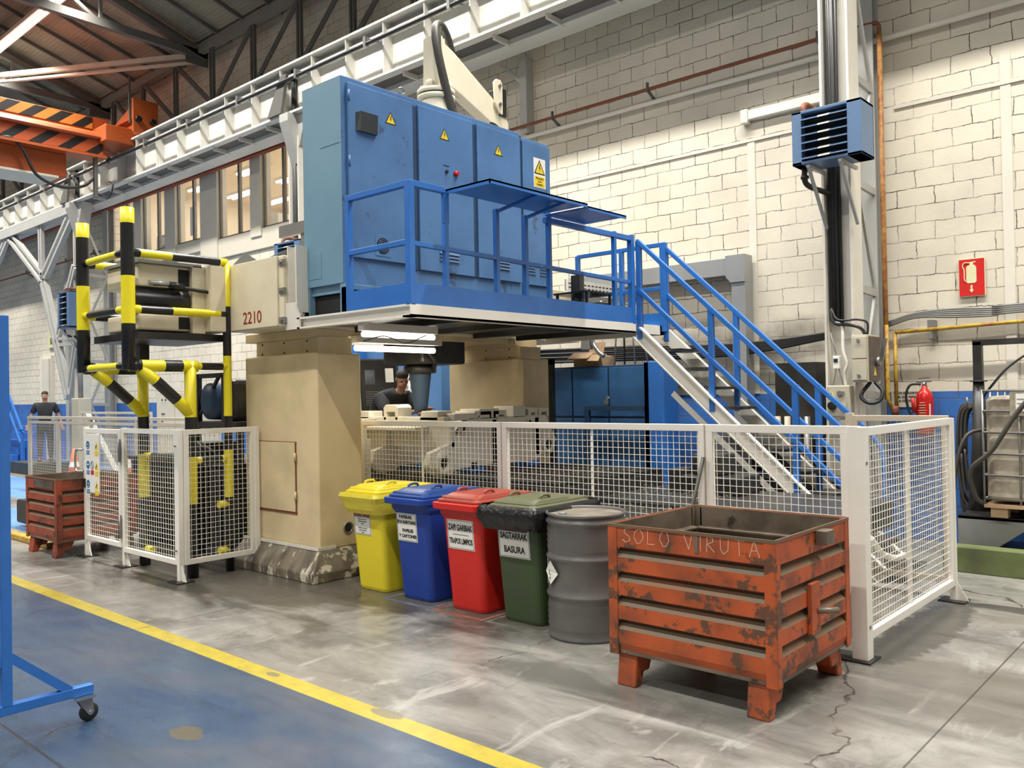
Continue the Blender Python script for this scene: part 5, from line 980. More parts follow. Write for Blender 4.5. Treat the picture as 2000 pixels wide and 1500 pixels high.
t = T('junction_box', 'small white junction box above the cream socket box', 'electrical box', (-3.5, 9.25, 1.98)); obj('body', MB().box(-3.56, -3.49, 9.2, 9.29, 1.95, 2.09), M['paper'], t, .006); obj('window', MB().box(-3.55, -3.505, 9.195, 9.2, 2.02, 2.06), M['ink'], t); obj('lead', MB().tube([(-3.54, 9.24, 1.95), (-3.58, 9.25, 1.77)], .006, 5).tube([(-3.51, 9.24, 1.95), (-3.47, 9.25, 1.77)], .006, 5).tube([(-3.53, 9.24, 2.09), (-3.6, 9.26, 2.35)], .007, 5), M['grey'], t)
t = T('isolator_box', 'tall beige isolator box on the column beside the yellow pipes', 'electrical box', (-3.25, 9.25, 1.8))
obj('enclosure', MB().box(-3.34, -3.17, 9.15, 9.5, 1.8, 2.3), M['boxgrey'], t, .006); obj('cover', MB().box(-3.33, -3.18, 9.135, 9.15, 2.05, 2.28).box(-3.33, -3.18, 9.135, 9.15, 1.82, 2.04), M['boxgrey'], t, .004)
for z in (1.87, 2.24): obj('cover_bolt', MB().lathe([(.018, 9.135), (.018, 9.12)], (-3.26, 0, z), 10, 'y'), M['steel'], t)
obj('side_panel', MB().box(-3.17, -3.155, 9.18, 9.48, 1.82, 2.28), mat('box_side_brown', (.12, .09, .07), .4), t); obj('lever', MB().lathe([(.05, -3.155), (.05, -3.11)], (0, 9.36, 2.02), 14, 'x').bar((-3.11, 9.38, 2.02), (-3.08, 9.42, 2.26), .07, .012), M['steel'], t); obj('small_label', MB().prism([(9.28, 1.87), (9.36, 1.87), (9.32, 1.95)], 'x', -3.155, -3.153), M['signyellow'], t); obj('cable_loop', MB().tube(spline([(-3.2, 9.3, 1.8), (-3.28, 9.24, 1.66), (-3.2, 9.22, 1.58), (-3.1, 9.26, 1.6), (-3.08, 9.3, 1.7), (-3.16, 9.32, 1.8)]), .02, 6), M['cable'], t)
obj('supply_cable', MB().tube(spline([(-3.6, 9.28, 2.6), (-3.55, 9.25, 2.45), (-3.4, 9.24, 2.42), (-3.28, 9.26, 2.38), (-3.24, 9.3, 2.3)]), .018, 6).tube(spline([(-3.6, 9.3, 2.62), (-3.5, 9.22, 2.48), (-3.3, 9.24, 2.47), (-3.22, 9.3, 2.43), (-3.22, 9.3, 2.3)]), .012, 6), M['cable'], t)
# fire extinguisher and signs
t = T('fire_extinguisher', 'red fire extinguisher on the wall behind the side mesh fence', 'fire extinguisher', (-2.93, 9.95, 1.2))
obj('cylinder', MB().lathe([(.07, 1.2), (.085, 1.22), (.09, 1.26), (.09, 1.6), (.08, 1.66), (.05, 1.7), (.03, 1.72), (.03, 1.75)], (-2.9, 10.12, 0), 28), M['redext'], t)
obj('wall_hook', MB().box(-2.93, -2.87, 10.2, 10.3, 1.45, 1.5), M['steel'], t); obj('valve', MB().lathe([(.025, 1.74), (.025, 1.79)], (-2.9, 10.12, 0), 12).bar((-2.98, 10.12, 1.79), (-2.82, 10.1, 1.8), .02).bar((-2.96, 10.12, 1.83), (-2.84, 10.1, 1.84), .015), M['steel'], t)
obj('hose', MB().tube(spline([(-2.93, 10.1, 1.77), (-3.03, 10.06, 1.76), (-3.07, 10.04, 1.65), (-3.05, 10.04, 1.5), (-3.0, 10.04, 1.38), (-2.98, 10.05, 1.3)]), .014, 8), M['cable'], t); obj('hose_tip', MB().tube([(-3.0, 10.03, 1.62), (-2.985, 10.04, 1.45)], .02, 8), M['redext'], t)
b = MB()
for i, wd in enumerate((.05, .07, .06, .08, .07, .08, .05, .07)): b.box(-2.9 - wd * .5, -2.9 + wd * .5, 10.026, 10.03, 1.56 - i * .028, 1.567 - i * .028)
obj('instruction_text', b, M['signcream'], t); obj('side_label', MB().box(-2.835, -2.825, 10.05, 10.1, 1.4, 1.55), M['paper'], t)
t = T('fire_sign', 'red extinguisher sign with arrow high on the block wall', 'sign', (-2.43, 10.27, 2.72))
obj('board', MB().box(-2.565, -2.3, 10.27, 10.285, 2.715, 3.13), M['signcream'], t, .002); obj('red_field', MB().box(-2.557, -2.308, 10.266, 10.27, 2.723, 3.122), M['red'], t)
y_ = 10.262; s = MB().prism([(-2.47, 2.86), (-2.4, 2.86), (-2.385, 2.875), (-2.385, 3.03), (-2.4, 3.055), (-2.415, 3.06), (-2.415, 3.08), (-2.45, 3.08), (-2.45, 3.06), (-2.475, 3.05), (-2.485, 3.03), (-2.485, 2.875)], 'y', y_, y_ + .004).bar((-2.45, y_ + .002, 3.085), (-2.39, y_ + .002, 3.09), .002, .012)
obj('extinguisher_symbol', s, M['signcream'], t); obj('hose_symbol', MB().tube(spline([(-2.45, y_, 3.08), (-2.5, y_, 3.085), (-2.52, y_, 3.05), (-2.505, y_, 3.0), (-2.505, y_, 2.92), (-2.495, y_, 2.88)]), .006, 6), M['signcream'], t)
obj('arrow_symbol', MB().prism([(-2.443, 2.84), (-2.427, 2.84), (-2.427, 2.79), (-2.412, 2.79), (-2.435, 2.755), (-2.458, 2.79), (-2.443, 2.79)], 'y', y_, y_ + .004), M['signcream'], t)
t = T('gas_notice', 'painted white notice about the gas shut-off valve behind the extinguisher', 'sign', (-3.16, 10.28, 1.5)); obj('board', MB().box(-3.31, -2.99, 10.29, 10.298, 1.51, 1.70), M['pale'], t)
for q_, z_ in (('LLAVE DE CORTE', 1.672), ('DEL GAS PARA', 1.628), ('LA COCINA', 1.584)): obj('text', MB().text(q_, .032, FRONT(-3.15, 10.287, z_, 1.05), .001, .0006), M['ink'], t)
# tote on its stand at the right edge
t = T('ibc_tote', 'dirty white plastic tote in a steel cage at the right edge', 'tote', (-1.46, 9.4, .63))
obj('tank', MB().loft([rrect(-1.45, 9.41, w, w * .8, .07, z) for z, w in ((.66, .56), (.7, .588), (1.6, .588), (1.64, .56))]), M['ibc'], t, .01); obj('cap', MB().lathe([(.15, 1.64), (.15, 1.69), (.12, 1.7)], (-1.55, 9.4, 0), 20), M['rubber'], t)
for z in (.68, .9, 1.1, 1.3, 1.5, 1.69): obj('cage_tube', MB().tube([(-2.05, 8.92, z), (-.85, 8.92, z), (-.85, 9.9, z), (-2.05, 9.9, z), (-2.05, 8.92, z)], .01, 8), M['steel'], t)
for x in (-2.05, -1.75, -1.45, -1.15, -.85): obj('cage_upright', MB().tube([(x, 8.925, .64), (x, 8.925, 1.7)], .01, 8), M['steel'], t)
for y in (9.2, 9.5, 9.8): obj('cage_upright', MB().tube([(-2.045, y, .64), (-2.045, y, 1.7)], .01, 8), M['steel'], t)
o = obj('label_panel', MB().box(-1.82, -1.3, 8.905, 8.912, 1.46, 1.68), M['ibc'], t); obj('paper_label', MB().box(-1.77, -1.62, 8.9, 8.905, 1.5, 1.66), M['paper'], o); obj('green_label', MB().box(-1.6, -1.5, 8.9, 8.905, 1.52, 1.66), M['green'], o)
for i in range(3): obj('label_line', MB().box(-1.76, -1.63, 8.898, 8.9, 1.53 + i * .04, 1.534 + i * .04), M['ink'], o)
pl = T('wooden_pallet', 'wooden pallet under the plastic tote', 'pallet', (-1.46, 9.4, .5)); obj('deck_boards', MB().box(-2.05, -.85, 8.9, 9.9, .6, .63), M['wood'], pl)
for x in (-2.0, -1.5, -1.0):
    for y in (8.92, 9.35, 9.78): obj('block', MB().box(x, x + .14, y, y + .1, .51, .6), M['wood'], pl)
t = T('steel_stand', 'heavy dark steel stand carrying the pallet and tote', 'stand', (-1.4, 9.4, 0))
obj('front_beam', MB().prism([(-2.3, .5), (-.6, .5), (-.6, .0), (-.85, .0), (-.85, .2), (-1.0, .38), (-1.75, .38), (-1.98, .2), (-1.98, .0), (-2.3, .0)], 'y', 8.98, 9.02), M['grey'], t, .006); obj('top_plate', MB().box(-2.3, -.6, 8.98, 10.0, .47, .5), M['grime'], t); obj('rear_leg', MB().box(-2.25, -2.1, 9.8, 10.0, 0, .47), M['grime'], t); obj('rear_leg', MB().box(-.8, -.65, 9.8, 10.0, 0, .47), M['grime'], t); obj('lower_tray', MB().box(-2.0, -.7, 9.1, 9.7, .1, .18), M['grime'], t)
tag(obj('green_kerb', MB().box(-2.38, 4, 8.72, 8.9, 0, .24), M['green'], None, .01), 'green painted kerb beam on the floor in front of the tote stand', 'kerb')
t = T('pipe_gantry', 'dark pipe frame rising beside the tote at the right edge', 'pipe frame', (-2.25, 9.5, .5))
obj('lower_tube', MB().tube([(-2.2, 9.45, .5), (-2.2, 9.45, 1.1), (-2.2, 9.45, 1.78)], [.12, .075, .05], 14), M['grime'], t); obj('collar', MB().lathe([(.08, 1.78), (.08, 1.79)], (-2.2, 9.45, 0), 16), M['grime'], t); obj('upper_tube', MB().box(-2.24, -2.16, 9.41, 9.49, 1.79, 2.18), M['grime'], t, .004); obj('top_arm', MB().box(-2.24, .5, 9.41, 9.49, 2.14, 2.2), M['grime'], t, .004)
t = T('hose_coil', 'black hose coiled on a hook against the blue wall', 'hose', (-2.42, 10.0, .2)); random.seed(4)
for k in range(9):
    w_ = .1 + .012 * (k % 3); cx, cy = -2.45 + .012 * k, 10.05 - .018 * (k % 4); zt, zb = 1.55 - .012 * (k % 5), .32 + .05 * (k % 4) + .02 * k
    obj('hose_loop', MB().tube(spline([(cx - w_, cy, (zt + zb) / 2), (cx - w_ * .8, cy, zt - .1), (cx, cy, zt), (cx + w_ * .8, cy, zt - .1), (cx + w_, cy, (zt + zb) / 2), (cx + w_ * .6, cy, zb + .1), (cx, cy, zb), (cx - w_ * .7, cy, zb + .12), (cx - w_, cy, (zt + zb) / 2)], 6), .015, 6), M['hose'], t)
obj('hook', MB().tube([(-2.42, 10.3, 1.5), (-2.42, 9.92, 1.5), (-2.42, 9.9, 1.62)], .012, 6), M['steel'], t)
tag(obj('hanging_hose', MB().tube(spline([(-1.3, 8.85, 2.0), (-1.7, 8.82, 1.55), (-1.95, 8.82, 1.15), (-2.14, 8.85, .95), (-2.12, 8.9, .7), (-2.05, 8.95, .62)]), .022, 8), M['hose']), 'thick brown hose slanting across the front of the tote', 'hose')
tag(obj('hanging_hose', MB().tube(spline([(-2.08, 9.3, 1.32), (-2.25, 9.15, 1.25), (-2.34, 9.1, .9), (-2.37, 9.1, .4), (-2.37, 9.1, .24)]), .018, 8), M['hose']), 'grey hose arching from the tote down to the green kerb', 'hose')
tag(obj('slack_cable', MB().tube(spline([(-1.2, 9.35, 2.35), (-1.8, 9.32, 2.0), (-2.05, 9.34, 1.75), (-2.3, 9.6, 1.45)]), .012, 6), M['cable']), 'thin black cable slanting above the tote', 'cable')
# ================================================================== BEHIND THE MACHINE
t = T('tool_cabinet', 'old dark blue double-door cabinet under the platform by the wall', 'cabinet', (-6.8, 9.6, 0))
obj('body', MB().box(-7.6, -6.05, 9.34, 9.95, .35, 2.1), M['bluedark'], t, .01)
BL = mat('cabinet_door_blue', (.035, .13, .3), .4, c2=(.02, .07, .17), s=2, amt=.8)
for a, b_x in ((-7.55, -7.23), (-7.22, -6.62), (-6.61, -6.02)): obj('door', MB().box(a + .01, b_x - .01, 9.32, 9.34, 1.42, 2.07), BL, t, .005); obj('door', MB().box(a + .01, b_x - .01, 9.32, 9.34, .5, 1.39), BL, t, .005)
obj('padlock', MB().lathe([(.025, 9.29), (.025, 9.32)], (-6.62, 0, 1.66), 12, 'y').box(-6.66, -6.6, 9.28, 9.3, 1.58, 1.64), M['steel'], t); obj('base', MB().box(-7.6, -6.05, 9.36, 9.9, 0, .35), M['grime'], t)
t = T('steel_sheet', 'tall bright blue steel panel standing right of the old blue cabinet', 'panel', (-5.75, 9.4, .0)); obj('sheet', MB().box(-5.98, -5.7, 9.2, 9.25, .3, 2.12).box(-5.98, -5.9, 9.2, 9.9, .3, 2.12), M['rail'], t, .01); obj('foot', MB().box(-5.96, -5.72, 9.15, 9.6, 0, .3), M['rail'], t); obj('cross_bar', MB().box(-6.9, -5.98, 9.18, 9.22, 1.5, 1.56).box(-6.9, -6.85, 9.16, 9.24, .3, 1.56), M['bluedark'], t)
t = T('black_frame', 'black square tube frame behind the far cream column', 'frame', (-7.6, 9.0, 0)); obj('upright', MB().box(-7.35, -7.28, 8.95, 9.02, 0, 2.2), M['black'], t); obj('top_bar', MB().box(-8.2, -7.28, 8.95, 9.02, 2.13, 2.2), M['black'], t)
t = T('cardboard_box', 'open cardboard box on top of the old blue cabinet', 'box', (-7.0, 9.6, 2.1)); obj('carton', MB().box(-7.25, -6.9, 9.4, 9.7, 2.1, 2.28), M['card'], t); obj('flap', MB().prism([(9.4, 2.28), (9.25, 2.2), (9.25, 2.21), (9.4, 2.29)], 'x', -7.25, -6.9), M['card'], t); obj('flap', MB().prism([(9.7, 2.28), (9.74, 2.44), (9.73, 2.44), (9.69, 2.28)], 'x', -7.2, -6.95), M['card'], t)
t = T('cardboard_box', 'crushed cardboard piece with rusty stains beside the open box', 'box', (-6.85, 9.5, 2.1)); obj('carton', MB().hexa([(-6.92, 9.38, 2.1), (-6.74, 9.38, 2.1), (-6.72, 9.6, 2.1), (-6.9, 9.6, 2.1), (-6.98, 9.36, 2.26), (-6.74, 9.33, 2.24), (-6.7, 9.62, 2.22), (-6.94, 9.62, 2.27)]), M['card'], t); obj('flap', MB().hexa([(-6.98, 9.36, 2.26), (-6.74, 9.33, 2.24), (-6.72, 9.25, 2.16), (-6.95, 9.26, 2.17), (-6.98, 9.36, 2.265), (-6.74, 9.33, 2.245), (-6.72, 9.25, 2.165), (-6.95, 9.26, 2.175)]), M['card'], t)
for i, (x, dx, lab) in enumerate(((-6.63, .05, 'leaning thin steel rod, first from the cardboard boxes'), (-6.47, 0, 'upright black rod standing on the blue cabinet'), (-6.3, -.05, 'steel rod on the blue cabinet, second from the stair stringer'), (-6.1, -.14, 'slanting steel rod nearest the stair stringer'))):
    tag(obj('steel_rod', MB().tube([(x, 9.5, 2.1), (x + dx, 9.5, 2.75)], .012, 6), M['steel'] if i != 1 else M['black']), lab, 'rod', 'rods standing on the blue cabinet')
t = T('exhaust_pipe', 'bent shiny exhaust elbow hanging below the platform end', 'pipe', (-6.4, 8.9, 2.3)); obj('elbow', MB().tube(spline([(-6.55, 8.9, 2.6), (-6.55, 8.9, 2.4), (-6.48, 8.9, 2.28), (-6.38, 8.9, 2.2)]), .03, 10), M['chrome'], t); obj('box', MB().box(-6.7, -6.58, 8.85, 8.95, 2.3, 2.5), M['grey'], t)
t = T('broom', 'dark tool handle leaning on the blue wall behind the stairs', 'tool', (-5.3, 9.9, 0)); obj('handle', MB().tube([(-5.35, 10.0, 0), (-5.33, 10.15, 1.45)], .014, 6), M['hose'], t); obj('head', MB().box(-5.5, -5.2, 9.95, 10.05, 0, .06), M['hose'], t)
t = T('pipe_rack', 'dark cabinet with grey pipes standing by the column behind the stairs', 'rack', (-4.0, 9.7, 0)); obj('case', MB().box(-4.45, -3.95, 9.7, 10.2, 0, 2.05), M['grime'], t)
for x in (-4.4, -4.28, -4.16, -4.04): obj('pipe', MB().tube([(x, 9.64, 0), (x, 9.64, 1.42)], .035, 10), M['creamfence'] if x < -4.2 else M['steel'], t)
# things on the platform
t = T('steel_stool', 'black steel bench with a raised back panel on the platform end', 'bench', (-5.7, 7.4, 2.48))
for x, y in ((-5.9, 7.35), (-5.9, 7.78), (-5.5, 7.35), (-5.5, 7.78)): obj('leg', MB().box(x, x + .025, y, y + .025, 2.48, 2.82), M['black'], t)
obj('seat', MB().box(-5.92, -5.46, 7.33, 7.82, 2.82, 2.84), M['black'], t); obj('back_panel', MB().box(-6.05, -5.92, 7.82, 7.9, 2.48, 3.1), M['grime'], t)
t = T('machine_base_box', 'dark box on the platform floor beside the railing posts', 'box', (-5.9, 8.1, 2.48)); obj('body', MB().box(-6.0, -5.86, 8.1, 8.3, 2.48, 2.8), M['black'], t, .01); obj('lamp', MB().lathe([(.01, 2.8), (.01, 2.82)], (-5.9, 8.2, 0), 8), M['paper'], t)
# control pendant
t = T('machine_console', 'black machine control panel with buttons beside the bending operator', 'control panel', (-9.0, 7.6, .3))
obj('cream_cabinet', MB().box(-9.75, -9.25, 7.35, 7.9, .4, 2.2), M['creamfence'], t, .01)
rot = [(-9.12, 7.3), (-8.82, 7.75)]
b = MB().hexa([(-9.15, 7.22, 1.0), (-8.85, 7.62, 1.0), (-8.95, 7.72, 1.0), (-9.25, 7.32, 1.0), (-9.2, 7.18, 2.25), (-8.9, 7.58, 2.25), (-9.0, 7.72, 2.25), (-9.3, 7.32, 2.25)]); obj('console', b, M['black'], t, .02)
def cp(u, z): # point on the console front
    k = (z - 1.0) / 1.25; x = -9.15 - .05 * k + .3 * u; y = 7.22 - .04 * k + .4 * u; return Vector((x + .004, y - .004, z))
def cq(b, u0, u1, z0, z1): b.face([b.b.verts.new(cp(u, z)) for u, z in ((u0, z0), (u1, z0), (u1, z1), (u0, z1))])
b = MB(); cq(b, .15, .42, 1.9, 2.1); obj('screen', b, mat('screen_dark', (.05, .055, .07), .15), t)
b = MB()
for i in range(7): cq(b, .15, .5, 1.8 - i * .03, 1.808 - i * .03); cq(b, .56, .85, 1.8 - i * .03, 1.806 - i * .03)
obj('key_rows', b, M['grey'], t); b = MB(); cq(b, .7, .92, 1.93, 2.12); obj('taped_note', b, M['paper'], t)
for i, (u, z, mm) in enumerate(((.2, 1.5, 'grey'), (.45, 1.5, 'grey'), (.7, 1.5, 'grey'), (.35, 1.38, 'paper'), (.6, 1.38, 'red'), (.45, 1.27, 'grey'), (.7, 1.27, 'grey'), (.85, 1.3, 'paper'), (.3, 1.15, 'grey'), (.5, 1.15, 'grey'), (.7, 1.15, 'grey'))): b = MB(); c = cp(u, z); b.lathe([(.018, -.008), (.018, .008)], c, 10, 'y'); obj('button', b, M[mm], t)
obj('stand', MB().box(-9.2, -9.05, 7.35, 7.5, .4, 1.0), M['black'], t)
tag(obj('operator_platform', MB().box(-10.0, -8.4, 6.3, 8.2, 0, .4), M['grime']), 'low dark platform the bending operator stands on', 'platform')
t = T('blue_machine', 'blue machine body with taped paper notes left of the far cream column', 'machine', (-10.4, 9.2, 0)); obj('body', MB().box(-11.5, -9.5, 9.0, 9.7, 0, 2.5), M['blue'], t, .01); obj('red_strip', MB().box(-10.05, -9.7, 8.98, 9.0, 2.2, 2.26), M['red'], t); obj('upper_box', MB().box(-12.2, -11.3, 8.8, 9.2, 2.1, 2.6), M['rail'], t)
o = obj('paper_notice', MB().box(-10.35, -10.05, 8.985, 8.995, 1.6, 2.1), M['paper'], t); b = MB()
for i in range(4):
    for j in range(2): b.box(-10.33 + j * .14, -10.25 + j * .14, 8.98, 8.985, 1.95 - i * .1, 2.0 - i * .1)
obj('notice_pictures', b, M['grey'], o)
# ================================================================== PEOPLE
def person(label, J, loc, bone, heads, extra=None):
    t = T('person', label, 'person', loc)
    def skin(nm, pts, edges, mt_, sub=2, par=t):
        me = bpy.data.meshes.new(nm); me.from_pydata([p for p, r in pts], edges, []); o = bpy.data.objects.new(nm, me); col.objects.link(o)
        sk_ = o.modifiers.new('skin', 'SKIN'); me.skin_vertices.new() if not me.skin_vertices else None
        for i, (p, r) in enumerate(pts): me.skin_vertices[0].data[i].radius = (r, r) if not isinstance(r, tuple) else r
        me.skin_vertices[0].data[0].use_root = True; sk_.use_smooth_shade = True
        s_ = o.modifiers.new('sub', 'SUBSURF'); s_.levels = sub; s_.render_levels = sub
        bpy.context.view_layer.update(); m2 = bpy.data.meshes.new_from_object(o.evaluated_get(bpy.context.evaluated_depsgraph_get())); bpy.data.objects.remove(o); m2.materials.clear(); m2.materials.append(mt_)
        q = bpy.data.objects.new(nm, m2); col.objects.link(q); q.parent = par
        if par.type == 'EMPTY': q.matrix_parent_inverse = Matrix.Translation(par.location).inverted()
        return q
    return t, skin
def build_person(label, loc, P_, face_dir, shirt, sleeve, turn=0):
    Rz = Matrix.Rotation(R(turn), 3, 'Z'); P_ = {k: Vector(loc) + Rz @ (Vector(v) - Vector(loc)) for k, v in P_.items()}
    """P_ gives every joint in world space"""
    t, skin = person(label, None, loc, None, None)
    V3 = {k: Vector(v) for k, v in P_.items()}
    names = ['pelvis', 'waist', 'chest', 'neck', 'head0', 'head1']; pts = [(V3['pelvis'], .11), (V3['waist'], .105), (V3['chest'], .115), (V3['neck'], .048), (V3['head0'], (.07, .075)), (V3['head1'], (.075, .085))]; edges = [(0, 1), (1, 2), (2, 3), (3, 4), (4, 5)]
    def ext(a, js, rs):
        p = a
        for j, r in zip(js, rs): pts.append((V3[j] if isinstance(j, str) else Vector(j), r)); edges.append((p, len(pts) - 1)); p = len(pts) - 1
        return p
    for s in 'lr':
        h = ext(2, ['sho_' + s, 'elb_' + s, 'wri_' + s], [.052, .042, .028]); w_ = V3['wri_' + s]; e = V3['elb_' + s]; d = (w_ - e).normalized(); h = ext(h, [w_ + d * .07], [(.032, .02)])
        side = d.cross(Vector((0, 0, 1))).normalized(); pal = w_ + d * .085
        for k in range(4):
            o_ = side * ((k - 1.5) * .018); ext(h, [pal + o_, pal + o_ + d * (.045 - .004 * abs(k - 1)) - Vector((0, 0, .006)), pal + o_ + d * (.075 - .006 * abs(k - 1)) - Vector((0, 0, .022))], [.009, .008, .007])
        ext(h, [w_ + d * .03 + side * .035, w_ + d * .07 + side * .05], [.011, .009])
        ext(0, ['hip_' + s, 'kne_' + s, 'ank_' + s, 'toe_' + s], [.085, .06, .042, .035])
    body = skin('body', pts, edges, M['skin'])
    # clothing
    sp_ = [(V3['pelvis'] + Vector((0, 0, .0)), .15), (V3['waist'], .16), (V3['chest'], .175), (V3['neck'] - (V3['neck'] - V3['chest']) * .2, .1)]; se = [(0, 1), (1, 2), (2, 3)]
    for s in 'lr':
        sp_ += [(V3['sho_' + s] - Vector((0, 0, .01)), .108 if turn == 0 else .088), (V3['sho_' + s].lerp(V3['elb_' + s], .8 if shirt else .95), .075)]; n = len(sp_); se += [(2, n - 2), (n - 2, n - 1)]
    skin('shirt', sp_, se, M['shirt'])
    tp = [(V3['pelvis'], .15)]; te = []
    for s in 'lr':
        for j, r in (('hip_' + s, .105), ('kne_' + s, .078), ('ank_' + s, .06)): tp.append((V3[j], r)); te.append((0 if j.startswith('hip') else len(tp) - 2, len(tp) - 1))
    skin('trousers', tp, te, M['trouser'])
    for s in 'lr': skin('shoe', [(V3['ank_' + s] - Vector((0, 0, .02)), .065), (V3['toe_' + s] + Vector((0, 0, .01)), .055)], [(0, 1)], M['black'], 1)
    hc = (V3['head0'] + V3['head1']) / 2; up = (V3['head1'] - V3['head0']).normalized(); f = Vector(face_dir).normalized(); f = (f - up * f.dot(up)).normalized(); sd = up.cross(f)
    def blob(nm, c, r, mt_, par=body, sc_=(1, 1, 1)):
        b = MB(); bmesh.ops.create_uvsphere(b.b, u_segments=14, v_segments=10, radius=r)
        for v in b.b.verts: v.co = c + sd * v.co.x * sc_[0] + f * v.co.y * sc_[1] + up * v.co.z * sc_[2]
        for q in b.b.faces: q.smooth = True
        return obj(nm, b, mt_, par)
    blob('hair', hc + up * .046 - f * .036, .088, M['hair'], t, (.9, .98, .78))
    for s in (-1, 1): blob('eye', hc + f * .083 + sd * s * .032 + up * .01, .011, M['ink']); blob('ear', hc + sd * s * .083, .022, M['skin'], body, (.4, .8, 1.2))
    blob('nose', hc + f * .098 - up * .012, .016, M['skin'], body, (.8, 1, 1.5)); blob('mouth', hc + f * .086 - up * .05, .02, M['redrail'], body, (1, .3, .3)); blob('jaw', hc + f * .03 - up * .055, .062, M['skin'], body, (.9, .9, .8))
    return t
x, y, z = -22.8, 8.05, .28
build_person('standing man in a dark T-shirt behind the far mesh fence at the left', (x, y, z), dict(pelvis=(x, y, z + .92), waist=(x, y - .01, z + 1.1), chest=(x, y, z + 1.33), neck=(x, y, z + 1.49), head0=(x, y - .02, z + 1.58), head1=(x, y - .02, z + 1.69), sho_l=(x - .2, y, z + 1.4), elb_l=(x - .3, y + .03, z + 1.13), wri_l=(x - .36, y - .12, z + .92), sho_r=(x + .2, y, z + 1.4), elb_r=(x + .3, y + .03, z + 1.13), wri_r=(x + .36, y - .12, z + .92), hip_l=(x - .1, y, z + .88), kne_l=(x - .11, y, z + .48), ank_l=(x - .12, y + .02, z + .08), toe_l=(x - .13, y - .14, z + .04), hip_r=(x + .1, y, z + .88), kne_r=(x + .11, y, z + .48), ank_r=(x + .12, y + .02, z + .08), toe_r=(x + .13, y - .14, z + .04)), (.94, -.34, 0), 1, 0, 70)
x, y, z = -8.68, 7.0, .4
build_person('bending operator in dark overalls leaning over the casting beside the spindle', (x, y, z), dict(pelvis=(x, y, z + .92), waist=(x + .12, y + .02, z + 1.1), chest=(x + .34, y + .06, z + 1.29), neck=(x + .47, y + .08, z + 1.42), head0=(x + .53, y + .05, z + 1.5), head1=(x + .58, y + .02, z + 1.60), sho_l=(x + .38, y + .25, z + 1.33), elb_l=(x + .62, y + .28, z + 1.1), wri_l=(x + .9, y + .15, z + 1.17), sho_r=(x + .36, y - .14, z + 1.31), elb_r=(x + .55, y - .2, z + 1.06), wri_r=(x + .85, y - .02, z + 1.15), hip_l=(x, y + .1, z + .88), kne_l=(x + .06, y + .12, z + .48), ank_l=(x - .02, y + .12, z + .08), toe_l=(x + .13, y + .13, z + .04), hip_r=(x, y - .1, z + .88), kne_r=(x + .06, y - .12, z + .48), ank_r=(x - .02, y - .12, z + .08), toe_r=(x + .13, y - .13, z + .04)), (.8, -.45, -.5), 1, 0)
tag(obj('operator_step', MB().box(-23.6, -22.1, 7.5, 8.35, 0, .28), M['grime']), 'low step under the standing man behind the far fence', 'step')
# ================================================================== FAR LEFT
bk = T('mesh_fence', 'dirty cream mesh fence far behind the small red crate', 'fence', (-16, 6.3, 0))
for a, b_x in ((-18.65, -17.22), (-17.18, -15.75), (-15.7, -13.9), (-13.85, -12.0)):
    panel(bk, 'x', 6.3, a, b_x, .15, 1.38, .05, M['creamfence'], p=.055); obj('post', MB().box(a - .04, a + .02, 6.27, 6.33, 0, 1.46), M['creamfence'], bk)
obj('top_rail', MB().box(-18.68, -12.0, 6.26, 6.34, 1.42, 1.47), M['creamfence'], bk)
bk2 = T('mesh_fence', 'dirty cream mesh fence further back with a grey diagonal brace', 'fence', (-19, 8.5, 0)); panel(bk2, 'x', 8.3, -21.2, -17.6, .0, 1.5, .05, M['creamfence'], p=.08); obj('brace', MB().bar((-20.6, 8.2, 1.45), (-19.0, 8.2, .1), .12, .05), M['galv'], bk2)
def cone(x, y, label, h=.75):
    t = T('traffic_cone', label, 'traffic cone', (x, y, 0)); obj('base', MB().box(x - .2, x + .2, y - .2, y + .2, 0, .03), M['coneor'], t); obj('cone', MB().lathe([(.16, .03), (.03, h)], (x, y, 0), 20), M['coneor'], t); obj('white_band', MB().lathe([(.105, .35), (.07, .52)], (x, y, 0), 20, cap=False), M['paper'], t)
cone(-19.2, 7.35, 'orange and white traffic cone seen through the far mesh fence'); cone(-17.9, 7.9, 'second traffic cone half hidden by the fence post', .6)
t = T('blue_stairs', 'blue steel steps with railing at the far left beside the rack', 'stairs', (-27.5, 9.2, 0))
for i in range(5): obj('step', MB().box(-28.6 + i * .0, -26.9, 8.6 - i * .0 + i * .18, 8.6 + i * .18 + .2, 0, .25 + i * .2), M['rail'], t)
for (a, b_) in (((-28.6, 8.7, 1.95), (-27.4, 8.7, 1.95)), ((-27.4, 8.7, 1.95), (-26.3, 8.7, .9)), ((-28.6, 8.7, 1.5), (-27.4, 8.7, 1.5)), ((-27.4, 8.7, 1.5), (-26.5, 8.7, .6))): obj('railing', MB().bar(a, b_, .06), M['rail'], t)
for x in (-28.55, -27.4, -26.35): obj('post', MB().box(x - .04, x + .04, 8.67, 8.73, 0, 1.95 if x < -27 else 1.0), M['rail'], t)
obj('white_stringer', MB().box(-28.6, -27.5, 8.2, 8.3, .95, 1.12).bar((-27.5, 8.25, 1.04), (-26.6, 8.25, -.0), .1, .16), M['white'], t)
t = T('grey_control_cabinet', 'grey cream control cabinet with small switches behind the left barrier', 'electrical cabinet', (-17.0, 8.7, 0)); obj('body', MB().box(-17.8, -16.2, 8.5, 9.1, 0, 1.95), M['creamfence'], t, .01); obj('door', MB().box(-17.75, -17.0, 8.485, 8.5, .2, 1.9), M['pale'], t, .004); obj('door', MB().box(-16.95, -16.25, 8.485, 8.5, .2, 1.9), M['pale'], t, .004)
